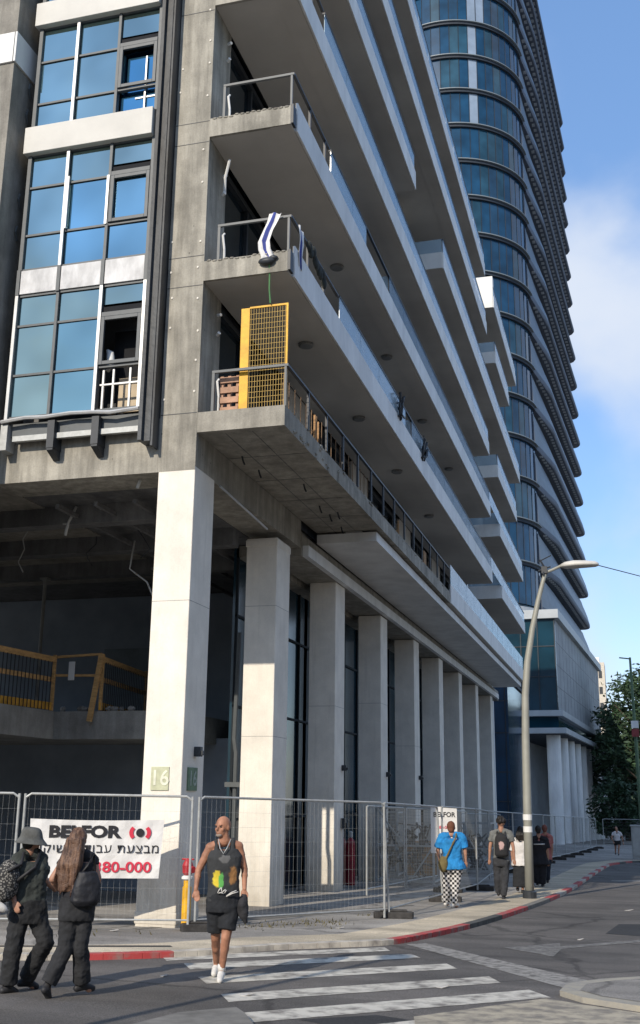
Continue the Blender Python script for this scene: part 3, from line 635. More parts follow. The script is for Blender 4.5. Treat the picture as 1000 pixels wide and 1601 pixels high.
for k in range(NF):
    z = Z0+FL*k
    # glass: each pane its own slight turn
    pts = ring(RR, NP); gm = MB(); mats = []
    for i in range(NP):
        a = Vector((*pts[i], 0)); b = Vector((*pts[i+1], 0)); t = (b-a).normalized(); nr = Vector((t.y, -t.x, 0)); j = rnd.uniform(-.008, .008); j2 = rnd.uniform(-.01, .01)
        a2 = a+t*.04+nr*j; b2 = b-t*.04-nr*j; up = nr*j2
        mi = 0 if rnd.random() < .72 else 1
        if k >= 12 and 11 <= i <= 12: mi = 2 if not (k < 15 and i == 12) else 0  # a few upper panes coloured pale as reflected cloud
        gm.add([tuple(a2+Vector((0,0,z+.05))), tuple(b2+Vector((0,0,z+.05))), tuple(b2+up+Vector((0,0,z+FL-.42))), tuple(a2+up+Vector((0,0,z+FL-.42))),
                tuple(a2-nr*.1+Vector((0,0,z+.05))), tuple(b2-nr*.1+Vector((0,0,z+.05))), tuple(b2-nr*.1+Vector((0,0,z+FL-.42))), tuple(a2-nr*.1+Vector((0,0,z+FL-.42)))],
               [(0,1,2,3),(5,4,7,6),(0,4,5,1),(3,2,6,7),(0,3,7,4),(1,5,6,2)], mi)
    g = obj('glass_band', gm, [M_TG, M_TG2, M_CLOUDPANE], tw)
    mm = MB()
    for i in range(NP+1):
        a = a_st+(a_end-a_st)*i/NP; x, y = CC.x+(RR+.03)*math.cos(a), CC.y+(RR+.03)*math.sin(a); mm.box(x-.015, x+.015, y-.015, y+.015, z+.02, z+FL-.4)
    obj('mullion', mm, M_UND, g)
    lm = MB(); strip(lm, ring(RR+.40, 40), z+FL-.11, z+FL-.02, .5, 0); strip(lm, ring(RR+.22, 40), z+FL-.40, z+FL-.115, .3, 1)  # near-black lower strip paints in the shade under each ledge
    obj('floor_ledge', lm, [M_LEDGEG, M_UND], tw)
    # flank: balcony ledge, bulging parapet with a rounded far end, recessed glass
    def F(a, b): v = CC+TN*(RR+a)+TD*b; return (v.x, v.y)
    fm = MB(); prof = [(-.5, .0), (1.18, .0), (1.30, .12), (1.33, .36), (1.28, .62), (1.02, 1.5), (.68, 2.3), (.40, 2.9), (.18, 3.5), (-.3, 3.78), (-.5, 3.78)]
    SB = 22; vs = []; fs = []
    for s in range(SB+3):
        b_ = -.6+(LF+.6)*min(s, SB)/SB; sc = min(1.0, .12+max(0, b_+.6)/9)
        if s > SB: b_ = LF+(.5 if s == SB+1 else .8); sc = .75 if s == SB+1 else .35
        for (a, zz) in prof: q = F(a*.8*sc if a > 0 else a, b_); vs.append((q[0], q[1], z-.30+zz))
    n = len(prof)
    for s in range(SB+2):
        for q in range(n): fs.append((s*n+q, s*n+(q+1) % n, (s+1)*n+(q+1) % n, (s+1)*n+q))
    fs.append(tuple(range(n))); fs.append(tuple((SB+2)*n+q for q in reversed(range(n))))
    fm.add(vs, fs); 
    fm.m = [(1 if (j % n) in (0, 1, 2, 3, 9) else 0) for j in range(len(fs))]
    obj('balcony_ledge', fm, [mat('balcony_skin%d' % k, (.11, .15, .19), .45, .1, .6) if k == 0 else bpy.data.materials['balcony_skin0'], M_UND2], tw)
    hm = MB()                                            # pale boxes for soffit lights under the ledge, without glow
    for i in range(34):
        b_ = i*1.0+2.2; q = F(.45*min(1, b_/8), b_); q2 = F(.45*min(1, b_/8)+.28, b_+.5); hm.box(min(q[0], q2[0]), max(q[0], q2[0]), q[1], q2[1], z-.37, z-.302)
    tag(obj('soffit_light_row', hm, M_LEDGE, tw), kind='stuff')
    w = MB(); a = F(-.1, 0); b = F(-.1, LF); c = F(-.4, LF); d = F(-.4, 0); w.prism([a, b, c, d], z, z+FL-.3); obj('flank_glass', w, M_TG, tw)
m = MB(); core = [(p[0], p[1]) for p in ring(RR-.2, 30)]; e1 = F(-.45, LF); e2 = (e1[0]-14, e1[1]+1); m.prism(core+[e1, e2], 16.9, Z0+FL*NF); obj('core', m, M_TGD, tw)
m = MB(); strip(m, ring(RR-.6, 40), 16.95, Z0-.35, .5); obj('base_storey', m, M_TGD, tw)
m = MB(); strip(m, ring(RR+.5, 40)+[F(1.0, LF)], Z0-.75, Z0-.32, .6); obj('base_ledge', m, [M_LEDGE], tw)
# ---- glass link wing between the two buildings
lk = thing('glass_annex', 'dark blue glass walled annex between the white pillars and the round columned podium', 'building', (-9, 66, gz(0, 66)))
m = MB(); m.box(-16, -6.9, 66, 80, gz(0, 66)-.3, 8.7); obj('glass_wall', m, glass_face('annex_glass', (.008, .035, .075), .1, .02, .4, 0), lk)
m = MB()
for x in [-15.5+i*1.2 for i in range(8)]: m.box(x, x+.05, 65.95, 65.998, -1.5, 8.7)
for z in (1.5, 3.2, 5.5, 7.4): m.box(-16, -6.88, 65.96, 65.997, z, z+.05)
obj('frame', m, M_DARK, lk)
m = MB(); m.box(-16, -6.8, 65.9, 80, 8.701, 8.9); obj('roof', m, M_UND, lk)
# ---- far buildings
fb = thing('far_building', 'pale framed low building behind the trees at the end of the street', 'building', (0, 150, gz(0, 150)))
m = MB(); m.box(-9, 22, 152, 160, -4, 9.5); obj('wall', m, mat('far_wall', (.16, .17, .18), .8), fb)
m = MB()
for x in (-2.9, 4.5, 12): m.box(x, x+.9, 151, 151.9, -4, 9.5)
for z in (1.9, 8.6): m.box(-9, 22, 151.05, 151.85, z, z+1.1)
obj('white_frame', m, M_WFASC, fb)
fc = thing('far_tower_block', 'small cream tower block far beyond the end of the podium', 'building', (-5, 210, gz(0, 210)))
m = MB(); m.box(-6.1, -3.5, 205, 212, -4, 26.2); obj('wall', m, mat('cream_wall', (.62, .56, .47), .8), fc)
m = MB()
for i in range(8):
    z = 3+i*2.9
    for x in (-5.8, -4.6): m.box(x, x+.6, 204.95, 205.1, z, z+1.3)
obj('window', m, M_DARK, fc)
m = MB(); m.box(-5.6, -4.4, 207, 210, 26.201, 27.4); obj('roof_house', m, M_WFASC, fc)
# ---- unseen blocks added to cut the sky fill, also reflected in the glass
for n_, (x0, x1, y0, y1, h_, lb) in enumerate(((-2, 60, -60, -42, 19, 'plain block added unseen behind the viewer on the right to cut sky light'), (-100, -38, -60, -42, 19, 'plain block added unseen behind the viewer on the left to cut sky light'), (24, 44, -20, 46, 17, 'long low block added out of view on the right to cut sky light'))):
    ob = thing('added_sky_blocker', lb, 'building', ((x0+x1)/2, (y0+y1)/2, gz(0, y1)))
    m = MB(); m.box(x0, x1, y0, y1, gz(0, y1)-2, h_); obj('wall', m, bpy.data.materials['cream_wall'] if n_ else mat('added_blocker_sand', (.42, .38, .32), .85), ob)
    m = MB(); nx_ = int((x1-x0)/3)
    for fl_ in range(int(h_/3.2)):
        for i in range(nx_): m.box(x0+.8+i*3, x0+2.3+i*3, y1, y1+.05, 1+fl_*3.2, 2.6+fl_*3.2)
        for i in range(int((y1-y0)/3)): m.box(x0-.05, x0, y0+.8+i*3, y0+2.3+i*3, 1+fl_*3.2, 2.6+fl_*3.2)
    tag(obj('window', m, M_DARK, ob), kind='stuff')  # windows of the added sky blockers
# ================================================================ ground
def asphalt(name, c, c2, sc=.5, crack=True):
    m, t, b = _base(name); n = t.nodes.new; l = t.links.new; g = n('ShaderNodeNewGeometry')
    def noise(s, d=6, ds=0):
        z = n('ShaderNodeTexNoise'); z.inputs['Scale'].default_value = s; z.inputs['Detail'].default_value = d; z.inputs['Distortion'].default_value = ds; l(g.outputs['Position'], z.inputs[0]); return z.outputs[0]
    def ramp(x, a, b_, ca, cb):
        r = n('ShaderNodeValToRGB'); e = r.color_ramp.elements; e[0].position = a; e[1].position = b_; e[0].color = (*ca, 1); e[1].color = (*cb, 1); l(x, r.inputs[0]); return r.outputs[0]
    def mul(a, b_, f=1):
        x = n('ShaderNodeMix'); x.data_type = 'RGBA'; x.blend_type = 'MULTIPLY'; x.inputs[0].default_value = f; l(a, x.inputs[6]); l(b_, x.inputs[7]); return x.outputs[2]
    col = ramp(noise(sc, 7, .6), .35, .68, c2, c)
    col = mul(col, ramp(noise(75, 2), .35, .65, (.60,)*3, (1.35,)*3), .9)
    col = mul(col, ramp(noise(2.3, 5, 1.2), .28, .46, (.72,)*3, (1,)*3), .6)
    tz = n('ShaderNodeTexNoise'); tz.inputs['Scale'].default_value = 1.0; tz.inputs['Detail'].default_value = 4; tm_ = n('ShaderNodeMapping'); tm_.inputs['Rotation'].default_value = (0, 0, -.74); tm_.inputs['Scale'].default_value = (.12, 1.5, 1); l(g.outputs['Position'], tm_.inputs[0]); l(tm_.outputs[0], tz.inputs[0])
    col = mul(col, ramp(tz.outputs[0], .36, .62, (.70,)*3, (1.08,)*3), .85)
    if crack:
        v = n('ShaderNodeTexVoronoi'); v.feature = 'DISTANCE_TO_EDGE'; v.inputs['Scale'].default_value = .33
        z = n('ShaderNodeTexNoise'); z.inputs['Scale'].default_value = 1.5; z.inputs['Detail'].default_value = 5; l(g.outputs['Position'], z.inputs[0])
        mxv = n('ShaderNodeMix'); mxv.data_type = 'VECTOR'; mxv.inputs[0].default_value = .35; l(g.outputs['Position'], mxv.inputs[4]); l(z.outputs['Color'], mxv.inputs[5]); l(mxv.outputs[1], v.inputs[0])
        col = mul(col, ramp(v.outputs['Distance'], .004, .012, (.45,)*3, (1,)*3), .7)
    l(col, b.inputs['Base Color']); b.inputs['Roughness'].default_value = .85; b.inputs['Specular IOR Level'].default_value = .3
    bp = n('ShaderNodeBump'); bp.inputs['Strength'].default_value = .5; bp.inputs['Distance'].default_value = .006; l(noise(90, 3), bp.inputs['Height']); l(bp.outputs[0], b.inputs['Normal'])
    return m
M_ASPH = asphalt('road_asphalt', (.155, .142, .130), (.10, .093, .086)); M_ASPH2 = asphalt('patch_asphalt', (.055, .055, .056), (.042, .042, .043), crack=False)
M_WALK = asphalt('grey_pavement', (.40, .375, .335), (.24, .225, .205), .45); M_TAN = asphalt('tan_pavers', (.62, .53, .39), (.47, .41, .31), .8, False)
def paint(name, c, wear, lo, hi, sc=9):
    return mat(name, c, .75, 0, sc, .3, 70, c2=wear, detail=8, lo=lo, hi=hi)
M_STRIPE = paint('worn_white_paint', (.56, .53, .46), (.19, .175, .155), .33, .56, 5)
M_STRIPE2 = paint('faded_white_paint', (.30, .285, .26), (.12, .112, .10), .36, .56)
M_ARROW = paint('very_faded_paint', (.24, .23, .21), (.10, .095, .088), .40, .66)
M_KR = paint('red_kerb_paint', (.42, .055, .055), (.24, .17, .15), .33, .52, 5); M_KG = mat('kerb_stone', (.20, .19, .17), .85, .2, 5); M_KW = paint('white_kerb_paint', (.52, .48, .41), (.22, .20, .18), .3, .6, 4); M_KD = mat('dark_kerb_stone', (.085, .085, .08), .85, .2, 5)
M_KY = paint('yellow_kerb_paint', (.37, .335, .26), (.28, .265, .235), .35, .65, 6)
def sheet(name, poly, h, m_, th=0):
    mb = MB(); mb.add([(x, y, gz(x, y, h)) for x, y in poly], [tuple(range(len(poly)))]); 
    o = obj(name, mb, m_); tag(o, kind='structure'); return o
gm = MB(); gm.add([(-400, -80, gz(0, -80)), (400, -80, gz(0, -80)), (400, 900, gz(0, 900)), (-400, 900, gz(0, 900))], [(0, 1, 2, 3)])
tag(obj('road', gm, M_ASPH), kind='structure')
K = [(-60, -11), (-30, 2.2), (-14, 9.5), (-9.5, 11.6), (-7.596, 12.476), (-6.68, 12.89), (-5.90, 13.466), (-5.41, 13.995), (-4.83, 14.85), (-4.2, 15.45), (-3.76, 15.85), (-3.45, 16.25), (-3.22, 16.989), (-2.98, 18.0), (-2.75, 19.148), (-2.45, 21.247), (-2.16, 23.978), (-1.865, 27.434), (-1.6, 32.966), (-1.38, 41.07), (-1.05, 49.29), (-.55, 52.2), (.18, 54.6), (3, 57.5), (12, 62), (60, 70)]
def crv(pts, n=4):
    o = []
    for i in range(len(pts)-1):
        p0 = Vector(pts[max(i-1, 0)]); p1 = Vector(pts[i]); p2 = Vector(pts[i+1]); p3 = Vector(pts[min(i+2, len(pts)-1)])
        for j in range(n):
            t = j/n; v = .5*((2*p1)+(p2-p0)*t+(2*p0-5*p1+4*p2-p3)*t*t+(3*p1-p0-3*p2+p3)*t**3); o.append((v.x, v.y))
    o.append(tuple(pts[-1])); return o
KC = crv(K)
def offs(pts, d):
    o = []
    for i, p in enumerate(pts):
        a = Vector(pts[max(i-1, 0)]); b = Vector(pts[min(i+1, len(pts)-1)]); t = (b-a).normalized(); o.append((p[0]-t.y*d, p[1]+t.x*d))
    return o
KI = offs(KC, .16)
wm = MB(); wp = KI+[(60, 400), (-200, 400), (-200, -11)]
wm.add([(x, y, gz(x, y, .096)) for x, y in wp], [tuple(range(len(wp)))]); tag(obj('pavement', wm, M_WALK), kind='structure')
# tan paved strip behind the kerb
KJ = offs(KC, 1.05)
tm = MB(); a = [i for i, p in enumerate(KC) if -12 < p[0] and p[1] < 56]
for i in a[:-1]:
    tm.add([(*q, gz(q[0], q[1], .10)) for q in (KI[i], KI[i+1], KJ[i+1], KJ[i])], [(0, 1, 2, 3)])
tag(obj('paved_strip', tm, M_TAN), kind='structure')
# kerb stones, painted
km = MB(); dist = 0
for i in range(len(KC)-1):
    p, q = Vector(KC[i]), Vector(KC[i+1]); sl = (q-p).length; nseg = max(1, int(sl/.5+.5)); pi_, qi = Vector(KI[i]), Vector(KI[i+1])
    if sl > 12: nseg = 1
    for j in range(nseg):
        c_near = p.y < 16.3; u, w = j/nseg, (j+1)/nseg; A = p.lerp(q, u); G_ = .003 if c_near else .012; B = p.lerp(q, w-G_/max(sl, .1)); C_ = pi_.lerp(qi, w-G_/max(sl, .1)); D = pi_.lerp(qi, u); x, y = A
        if -6.75 < x < -5.9 and y < 14: c = 0
        elif -3.86 < x and y < 15.75 and x < -3.3: c = 0
        elif x <= -3.86 and y < 16: c = 2
        elif y < 16.9: c = 2 if y < 16.2 else 0
        elif y < 19.0: c = 0
        elif y < 21.2: c = 3
        elif y < 23.6: c = 0
        elif y < 26: c = 1
        elif y < 56: c = (0, 2)[int((y-26)/1.6) % 2] if y < 50 else (0, 3)[int((y-26)/1.1) % 2]
        else: c = 1
        h = .11
        vs = [(v.x, v.y, gz(v.x, v.y, z)) for z in (-.05, h) for v in (A, B, C_, D)]
        km.add(vs, [(0,3,2,1),(4,5,6,7),(0,1,5,4),(1,2,6,5),(2,3,7,6),(3,0,4,7)], c)
tag(obj('kerb', km, [M_KR, M_KG, M_KW, M_KD], bevel=.006), kind='structure')
# zebra crossing stripes
ST = [[(-5.948, 13.742-.12), (-3.5, 15.83), (-3.335, 15.45), (-5.713, 13.25)], [(-5.415, 13.09), (-2.994, 15.22), (-2.796, 14.864), (-5.147, 12.648)],
      [(-4.829, 12.102), (-2.385, 14.422), (-2.181, 13.996), (-4.55, 11.671)], [(-4.157, 11.066), (-1.734, 13.478), (-1.541, 13.018), (-3.92, 10.657)],
      [(-3.595, 10.139), (-1.193, 12.615), (-.931, 12.173), (-3.369, 9.7)], [(-3.1, 9.1), (-1.25, 11.25), (-.98, 10.95), (-2.9, 8.7)]]
for s_ in ST: sheet('crossing_stripe', s_, .004, M_STRIPE)
sheet('road_line', [(-3.30, 16.35), (-3.05, 16.6), (-.465, 13.419), (-.80, 12.84)], .004, M_STRIPE2)
sheet('road_arrow', [(-1.904, 16.523), (-1.15, 15.75), (-1.10, 16.75), (0.2, 18.45), (.2, 18.8), (-1.14, 17.05), (-1.17, 17.5)], .004, M_ARROW)
sheet('asphalt_patch', [(-.55, 19.3), (3, 18.2), (3, 22.5), (-.36, 21.2)], .004, M_ASPH2)
sheet('asphalt_patch', [(-2.6, 9.8), (-1.9, 10.3), (-2.4, 10.5), (-3.0, 10.0)], .003, M_ASPH2)
sheet('road_line', [(-.8, 36.9), (1.6, 38.8), (1.6, 37.2), (-.74, 36.3)], .004, M_STRIPE2)
# traffic island on the right with its worn yellow kerb
isl = [(-.85, 12.33), (-.60, 11.95), (-.05, 11.62), (1.2, 11.2), (3.2, 11.3), (4.2, 14.5), (2.2, 15.2), (-.02, 13.80), (-.46, 13.40), (-.80, 12.9)]
im = MB(); im.prism(isl, lambda x, y: gz(x, y, -.05), lambda x, y: gz(x, y, .09)); im.m = [0, 0]+[1]*len(isl)
cx_, cy_ = 1.2, 12.9; inn = [(cx_+(x-cx_)*.90, cy_+(y-cy_)*.86) for x, y in isl]
tag(obj('traffic_island', im, [M_KY, M_KY]), kind='structure')
sheet('island_paving', inn, .094, M_WALK)
sheet('near_pavement', [(-2.05, 10.5), (-.98, 12.05), (-.55, 11.78), (.05, 11.45), (1.4, 10.9), (2.2, 7), (-2.2, 7), (-1.75, 9.2)], .010, paint('worn_cream_paving', (.42, .37, .28), (.20, .18, .15), .38, .60, 5))
nb = MB(); nb.prism([(-4.0, 9.6), (-3.62, 10.05), (-3.45, 9.8), (-2.5, 8.0), (-3.2, 5), (-5, 5)], lambda x, y: gz(x, y, -.05), lambda x, y: gz(x, y, .10)); tag(obj('near_kerb', nb, M_KG), kind='structure')
# utility strips and stains on the pavement
sheet('pavement_patch', [(-8.2, 13.1), (-6.0, 14.1), (-6.1, 14.25), (-8.3, 13.25)], .101, M_ASPH2)
for q in ([(-6.6, 18.2), (-4.4, 22.8), (-4.5, 22.95), (-6.75, 18.35)], [(-7.4, 16.0), (-5.2, 20.6), (-5.3, 20.7), (-7.55, 16.1)]): sheet('pavement_crack', q, .101, M_KG)
gr = MB(); rg = random.Random(3)
for (cx, cy, n_, sp) in ((-5.35, 17.9, 60, .35), (-5.0, 18.5, 60, .35), (-6.2, 16.9, 40, .3), (-4.5, 20.0, 30, .2), (-5.8, 17.3, 30, .2), (-8.0, 15.0, 40, .5)):
    for i in range(n_):
        x, y = cx+rg.gauss(0, sp), cy+rg.gauss(0, sp*.6); a = rg.uniform(0, 6.28); h = rg.uniform(.02, .07); w = .012
        gr.add([(x-w*math.cos(a), y-w*math.sin(a), gz(x, y, .096)), (x+w*math.cos(a), y+w*math.sin(a), gz(x, y, .096)), (x+rg.uniform(-.04, .04), y+rg.uniform(-.04, .04), gz(x, y, .096+h))], [(0, 1, 2)])
tag(obj('weeds', gr, mat('dry_weed', (.16, .14, .07), .9, .3, 20)), 'low dry weeds in the cracks of the grey pavement', 'weeds', kind='stuff')
# ================================================================ site fences and street objects
def fence_panel(p, q, label, group='temporary mesh fence panels round the site', tilt=0, wires=True, h=1.97, cat='fence', step=.088, tone=None):
    """galvanised mesh fence panel from ground point p to q"""
    p = Vector((p[0], p[1], gz(*p, .10))); q = Vector((q[0], q[1], gz(*q, .10))); d = (q-p); Lh = d.length; u = d.normalized()
    nrm = Vector((-u.y, u.x, 0)).normalized(); up = (Vector((0, 0, 1))+nrm*tilt+ (u*0)).normalized()
    t = thing('mesh_fence', label, cat, p, 0, group); M_ = M_GALV; zb = .16
    def at(s, z): return p+u*s+up*z
    for s_ in (.03, Lh-.03): m = MB(); m.tube([at(s_, .02), at(s_, h)], .021, 8); obj('post', m, M_, t)
    m = MB(); m.tube([at(.03, h-.06), at(.12, h), at(Lh-.12, h), at(Lh-.03, h-.06)], .019, 8); obj('rail', m, M_, t); m = MB(); m.tube([at(.03, zb), at(Lh-.03, zb)], .016, 6); obj('rail', m, M_, t)
    m = MB(); n = int(Lh/step)
    for i in range(1, n): s = Lh*i/n; m.tube([at(s, zb), at(s, h)], .0008, 3, caps=False)
    for i in range(1, 8): z = zb+(h-zb)*i/8; m.tube([at(.03, z), at(Lh-.03, z)], .0013, 3, caps=False)
    obj('mesh', m, M_, t); return t
M_RUB = mat('dark_concrete_block', (.055, .052, .05), .9, .3, 8)
def foot(x, y, rz, label, grp='fence feet along the pavement'):
    m = MB(); m.prism([(-.33, -.11), (.33, -.11), (.36, 0), (.33, .11), (-.33, .11), (-.36, 0)], 0, .11); m.prism([(-.24, -.07), (.24, -.07), (.24, .07), (-.24, .07)], .112, .145)
    o = obj('concrete_block', m, M_RUB, local=True, bevel=.012); o.location = (x, y, gz(x, y, .097)); o.rotation_euler = (0, 0, rz); return tag(o, label, 'fence foot', grp)
A, B_, C1, D1, E1 = (-8.98, 15.05), (-6.56, 16.03), (-4.30, 19.55), (-4.02, 24.0), (-3.85, 28.2)
fence_panel((-12.4, 13.6), (A[0]-.03, A[1]-.01), 'mesh fence panel cut by the left edge of the photo')
fence_panel(A, B_, 'mesh fence panel carrying the big white banner in front of the first pillar')
fence_panel((B_[0]+.03, B_[1]+.06), C1, 'long mesh fence panel behind the bald man in the tank top')
fence_panel((C1[0]+.04, C1[1]+.08), D1, 'mesh fence panel in front of the stacked steel cages', tilt=.05)
fence_panel((D1[0]-.02, D1[1]+.1), E1, 'mesh fence panel with the smaller banner, beside the man in the blue shirt')
far = [E1, (-4.2, 33.5), (-4.0, 38.5), (-3.85, 43.5), (-3.75, 48.6), (-3.55, 53.2), (-3.35, 57.3), (-3.1, 61.4), (-2.9, 67), (-2.7, 72.6), (-2.5, 78.2)]
ORD = 'first second third fourth fifth sixth seventh eighth ninth tenth'.split()
for i in range(len(far)-1):
    fence_panel(far[i], far[i+1], ORD[i]+' fence panel of the receding row, counted from the blue shirt to the trees', step=.10)
for i, (x, y) in enumerate([(-4.2, 19.75), (-4.0, 24.15), (-3.82, 28.4)]):
    foot(x, y, R_(15), ['black fence foot on the pavement beneath the double post nearest the crossing', 'black fence foot under the leaning post left of the checked trousers', 'black fence foot behind the man in the blue shirt'][i])
foot(-4.45, 27.3, R_(10), 'black fence foot just right of the checked trousers'); foot(-6.40, 16.2, R_(25), 'black fence foot at the base of the first pillar beside the yellow standpipe')
for i, (x, y) in enumerate(far[2:]): foot(x+.1, y, R_(5), ORD[i]+' black foot block of the receding fence row, counted towards the trees')
# overlapping second row of mesh deeper in the site
INN = ['behind the leaning post', 'between the steel cages and the man in blue', 'behind the smaller banner', 'crossing the far pavement under the trees', 'under the trees near the right edge', 'beside the last white pillar']
for i, (p, q) in enumerate((((-5.9, 24.8), (-5.7, 28.2)), ((-5.7, 28.4), (-5.5, 32)), ((-5.5, 32.2), (-5.3, 36.4)), ((-2.2, 84), (1.2, 84.5)), ((1.3, 84.6), (4.6, 85.2)), ((-6.9, 46), (-5.6, 49)))):
    fence_panel(p, q, 'inner mesh fence panel '+INN[i], step=.10)
# ---- banner
ba = thing('banner', 'large white banner with Hebrew line and red phone number on the fence', 'banner', (-7.95, 15.45, .5))
bu = Vector((B_[0]-A[0], B_[1]-A[1], 0)).normalized(); bn = Vector((bu.y, -bu.x, 0)); bo = Vector((A[0], A[1], 0))+bn*.05
def bpt(s, z, d=0): v = bo+bu*s+bn*d; return (v.x, v.y, z)
m = MB(); NX, NZ = 24, 10; s0, s1, z0, z1 = .14, 2.16, .50, 1.36; vs = []
for i in range(NX+1):
    for j in range(NZ+1):
        u_, w_ = i/NX, j/NZ; s = s0+(s1-s0)*u_+(.03*(1-w_) if u_ < .5 else -.05*(1-w_)*u_); z = z0+(z1-z0)*w_-.02*math.sin(math.pi*u_)*w_
        vs.append(bpt(s, z, .014+.010*math.sin(u_*15+w_*4)*math.sin(w_*5+u_*3)+.004*math.sin(u_*41-w_*9)))
fs = [(i*(NZ+1)+j, (i+1)*(NZ+1)+j, (i+1)*(NZ+1)+j+1, i*(NZ+1)+j+1) for i in range(NX) for j in range(NZ)]
m.add(vs, fs); M_BAN = mat('banner_vinyl', (.72, .71, .69), .55, .07, 3, .6, 5); o = obj('vinyl', m, M_BAN, ba); o.modifiers.new('s', 'SOLIDIFY').thickness = .003
M_INK = mat('black_ink', (.018, .018, .022), .5, .05); M_RED = mat('red_ink', (.62, .035, .07), .5, .05)
def btext(s, size, pos, z, m_, bold, sx=1.0, name='lettering', par=ba, f=bpt, gap=1.0):
    t = text_mb(s, size, bold, .003, gap); 
    for i, v in enumerate(t.v): t.v[i] = (v[0]*sx, v[1], v[2])
    c = f(pos, z, .030); return obj(name, place_mb(t, c, bu, (0, 0, 1), bn), m_, par)
btext('BELFOR', .235, .96, 1.165, M_INK, .011, 1.32)
m = MB(); m.box(-.055, .055, -.012, .012, 0, .004); obj('dash', place_mb(m, bpt(.13+.10, 1.165, .030), bu, (0, 0, 1), bn), M_INK, ba)
m = MB(); m.lathe((0, 0, 0), [(.062, 0), (.062, .004)], 24); obj('logo_dot', place_mb(m, bpt(1.80, 1.165, .030), bu, (0, 0, 1), bn), M_INK, ba)
for sg_ in (1, -1):
    m = MB(); n = 12; q = []
    for r_ in (.165, .105):
        for i in range(n+1):
            a = R_(-42+84*i/n); q.append((sg_*r_*math.cos(a), r_*math.sin(a)*.82))
    for zz in (0, .004): m.v += [(x, y, zz) for x, y in q]
    N2 = 2*(n+1)
    for i in range(n): m.f += [(N2+i, N2+i+1, N2+n+2+i, N2+n+1+i), (i, n+1+i, n+2+i, i+1)]; m.m += [0, 0]
    obj('logo_arc', place_mb(m, bpt(1.80, 1.165, .030), bu, (0, 0, 1), bn), M_RED, ba)
btext('\u05de\u05d1\u05e6\u05e2\u05ea \u05e2\u05d1\u05d5\u05d3\u05d5\u05ea \u05e9\u05d9\u05e7\u05d5\u05dd'[::-1], .185, 1.13, .925, M_INK, .0, 1.08, gap=1.1)
btext('380-000', .215, 1.56, .655, M_RED, .004, 1.22)
# second banner further along
b2 = thing('banner', 'smaller white banner on the fence behind the man in the blue shirt', 'banner', (-4.3, 26, .3))
u2 = Vector((E1[0]-D1[0], E1[1]-D1[1], 0)).normalized(); n2 = Vector((u2.y, -u2.x, 0)); 
o2 = Vector((-4.62, 26.0, 0)); ux = Vector((.97, .24, 0)).normalized(); nx = Vector((.24, -.97, 0))
m = MB(); m.box(0, .62, -1.05, 0, 0, .006); place_mb(m, (o2.x, o2.y, 1.52), ux, (0, 0, 1), nx); obj('vinyl', m, M_BAN, b2)
t = text_mb('BELFOR', .15, .004, .003); obj('lettering', place_mb(t, tuple(o2+ux*.32+nx*.012+Vector((0, 0, 1.34))), ux, (0, 0, 1), nx), M_INK, b2)
t = text_mb('380-000', .10, .001, .003); obj('lettering', place_mb(t, tuple(o2+ux*.31+nx*.012+Vector((0, 0, 1.05))), ux, (0, 0, 1), nx), M_RED, b2)
# ---- yellow fire standpipe
fp = thing('fire_standpipe', 'yellow fire standpipe with red valve head standing in front of the first pillar', 'standpipe', (-6.72, 16.25, gz(0, 16.2, .1)))
fx, fy, fz = -6.72, 16.25, gz(0, 16.2, .1)
m = MB(); m.lathe((fx, fy, fz), [(.07, 0), (.07, .62), (.055, .63), (.055, .74)], 14); obj('pipe', m, M_YEL, fp, smooth=False)
m = MB(); m.lathe((fx, fy, fz+.72), [(.06, 0), (.09, .02), (.09, .05), (.06, .07)], 14); obj('flange', m, M_WFASC, fp)
m = MB(); m.lathe((fx, fy, fz+.80), [(.055, 0), (.08, .03), (.085, .14), (.06, .20), (.03, .24)], 14); m.tube([(fx, fy, fz+.9), (fx+.13, fy-.08, fz+.88)], .05, 10); m.tube([(fx-.10, fy, fz+1.03), (fx+.10, fy, fz+1.03)], .015, 6); obj('valve_head', m, mat('red_cast_iron', (.45, .03, .04), .5, .2, 9), fp)
# ---- gas cylinders
M_GAS = mat('red_cylinder', (.30, .02, .035), .45, .25, 7)
for i, (x, y) in enumerate(((-7.55, 28.9), (-7.27, 28.75))):
    z = gz(x, y, .1); t = thing('gas_cylinder', ('left' if i == 0 else 'right')+' one of two tall red gas cylinders standing behind the fence beside the third pillar', 'gas cylinder', (x, y, z), 0, 'red gas cylinders')
    m = MB(); m.lathe((x, y, z), [(.115, 0), (.125, .03), (.125, 1.02), (.10, 1.12), (.05, 1.18), (.04, 1.2)], 16); obj('tank', m, M_GAS, t, smooth=False)
    m = MB(); m.lathe((x, y, z+1.19), [(.045, 0), (.06, .03), (.06, .15), (.03, .17)], 10); obj('valve_cap', m, M_GALV, t)
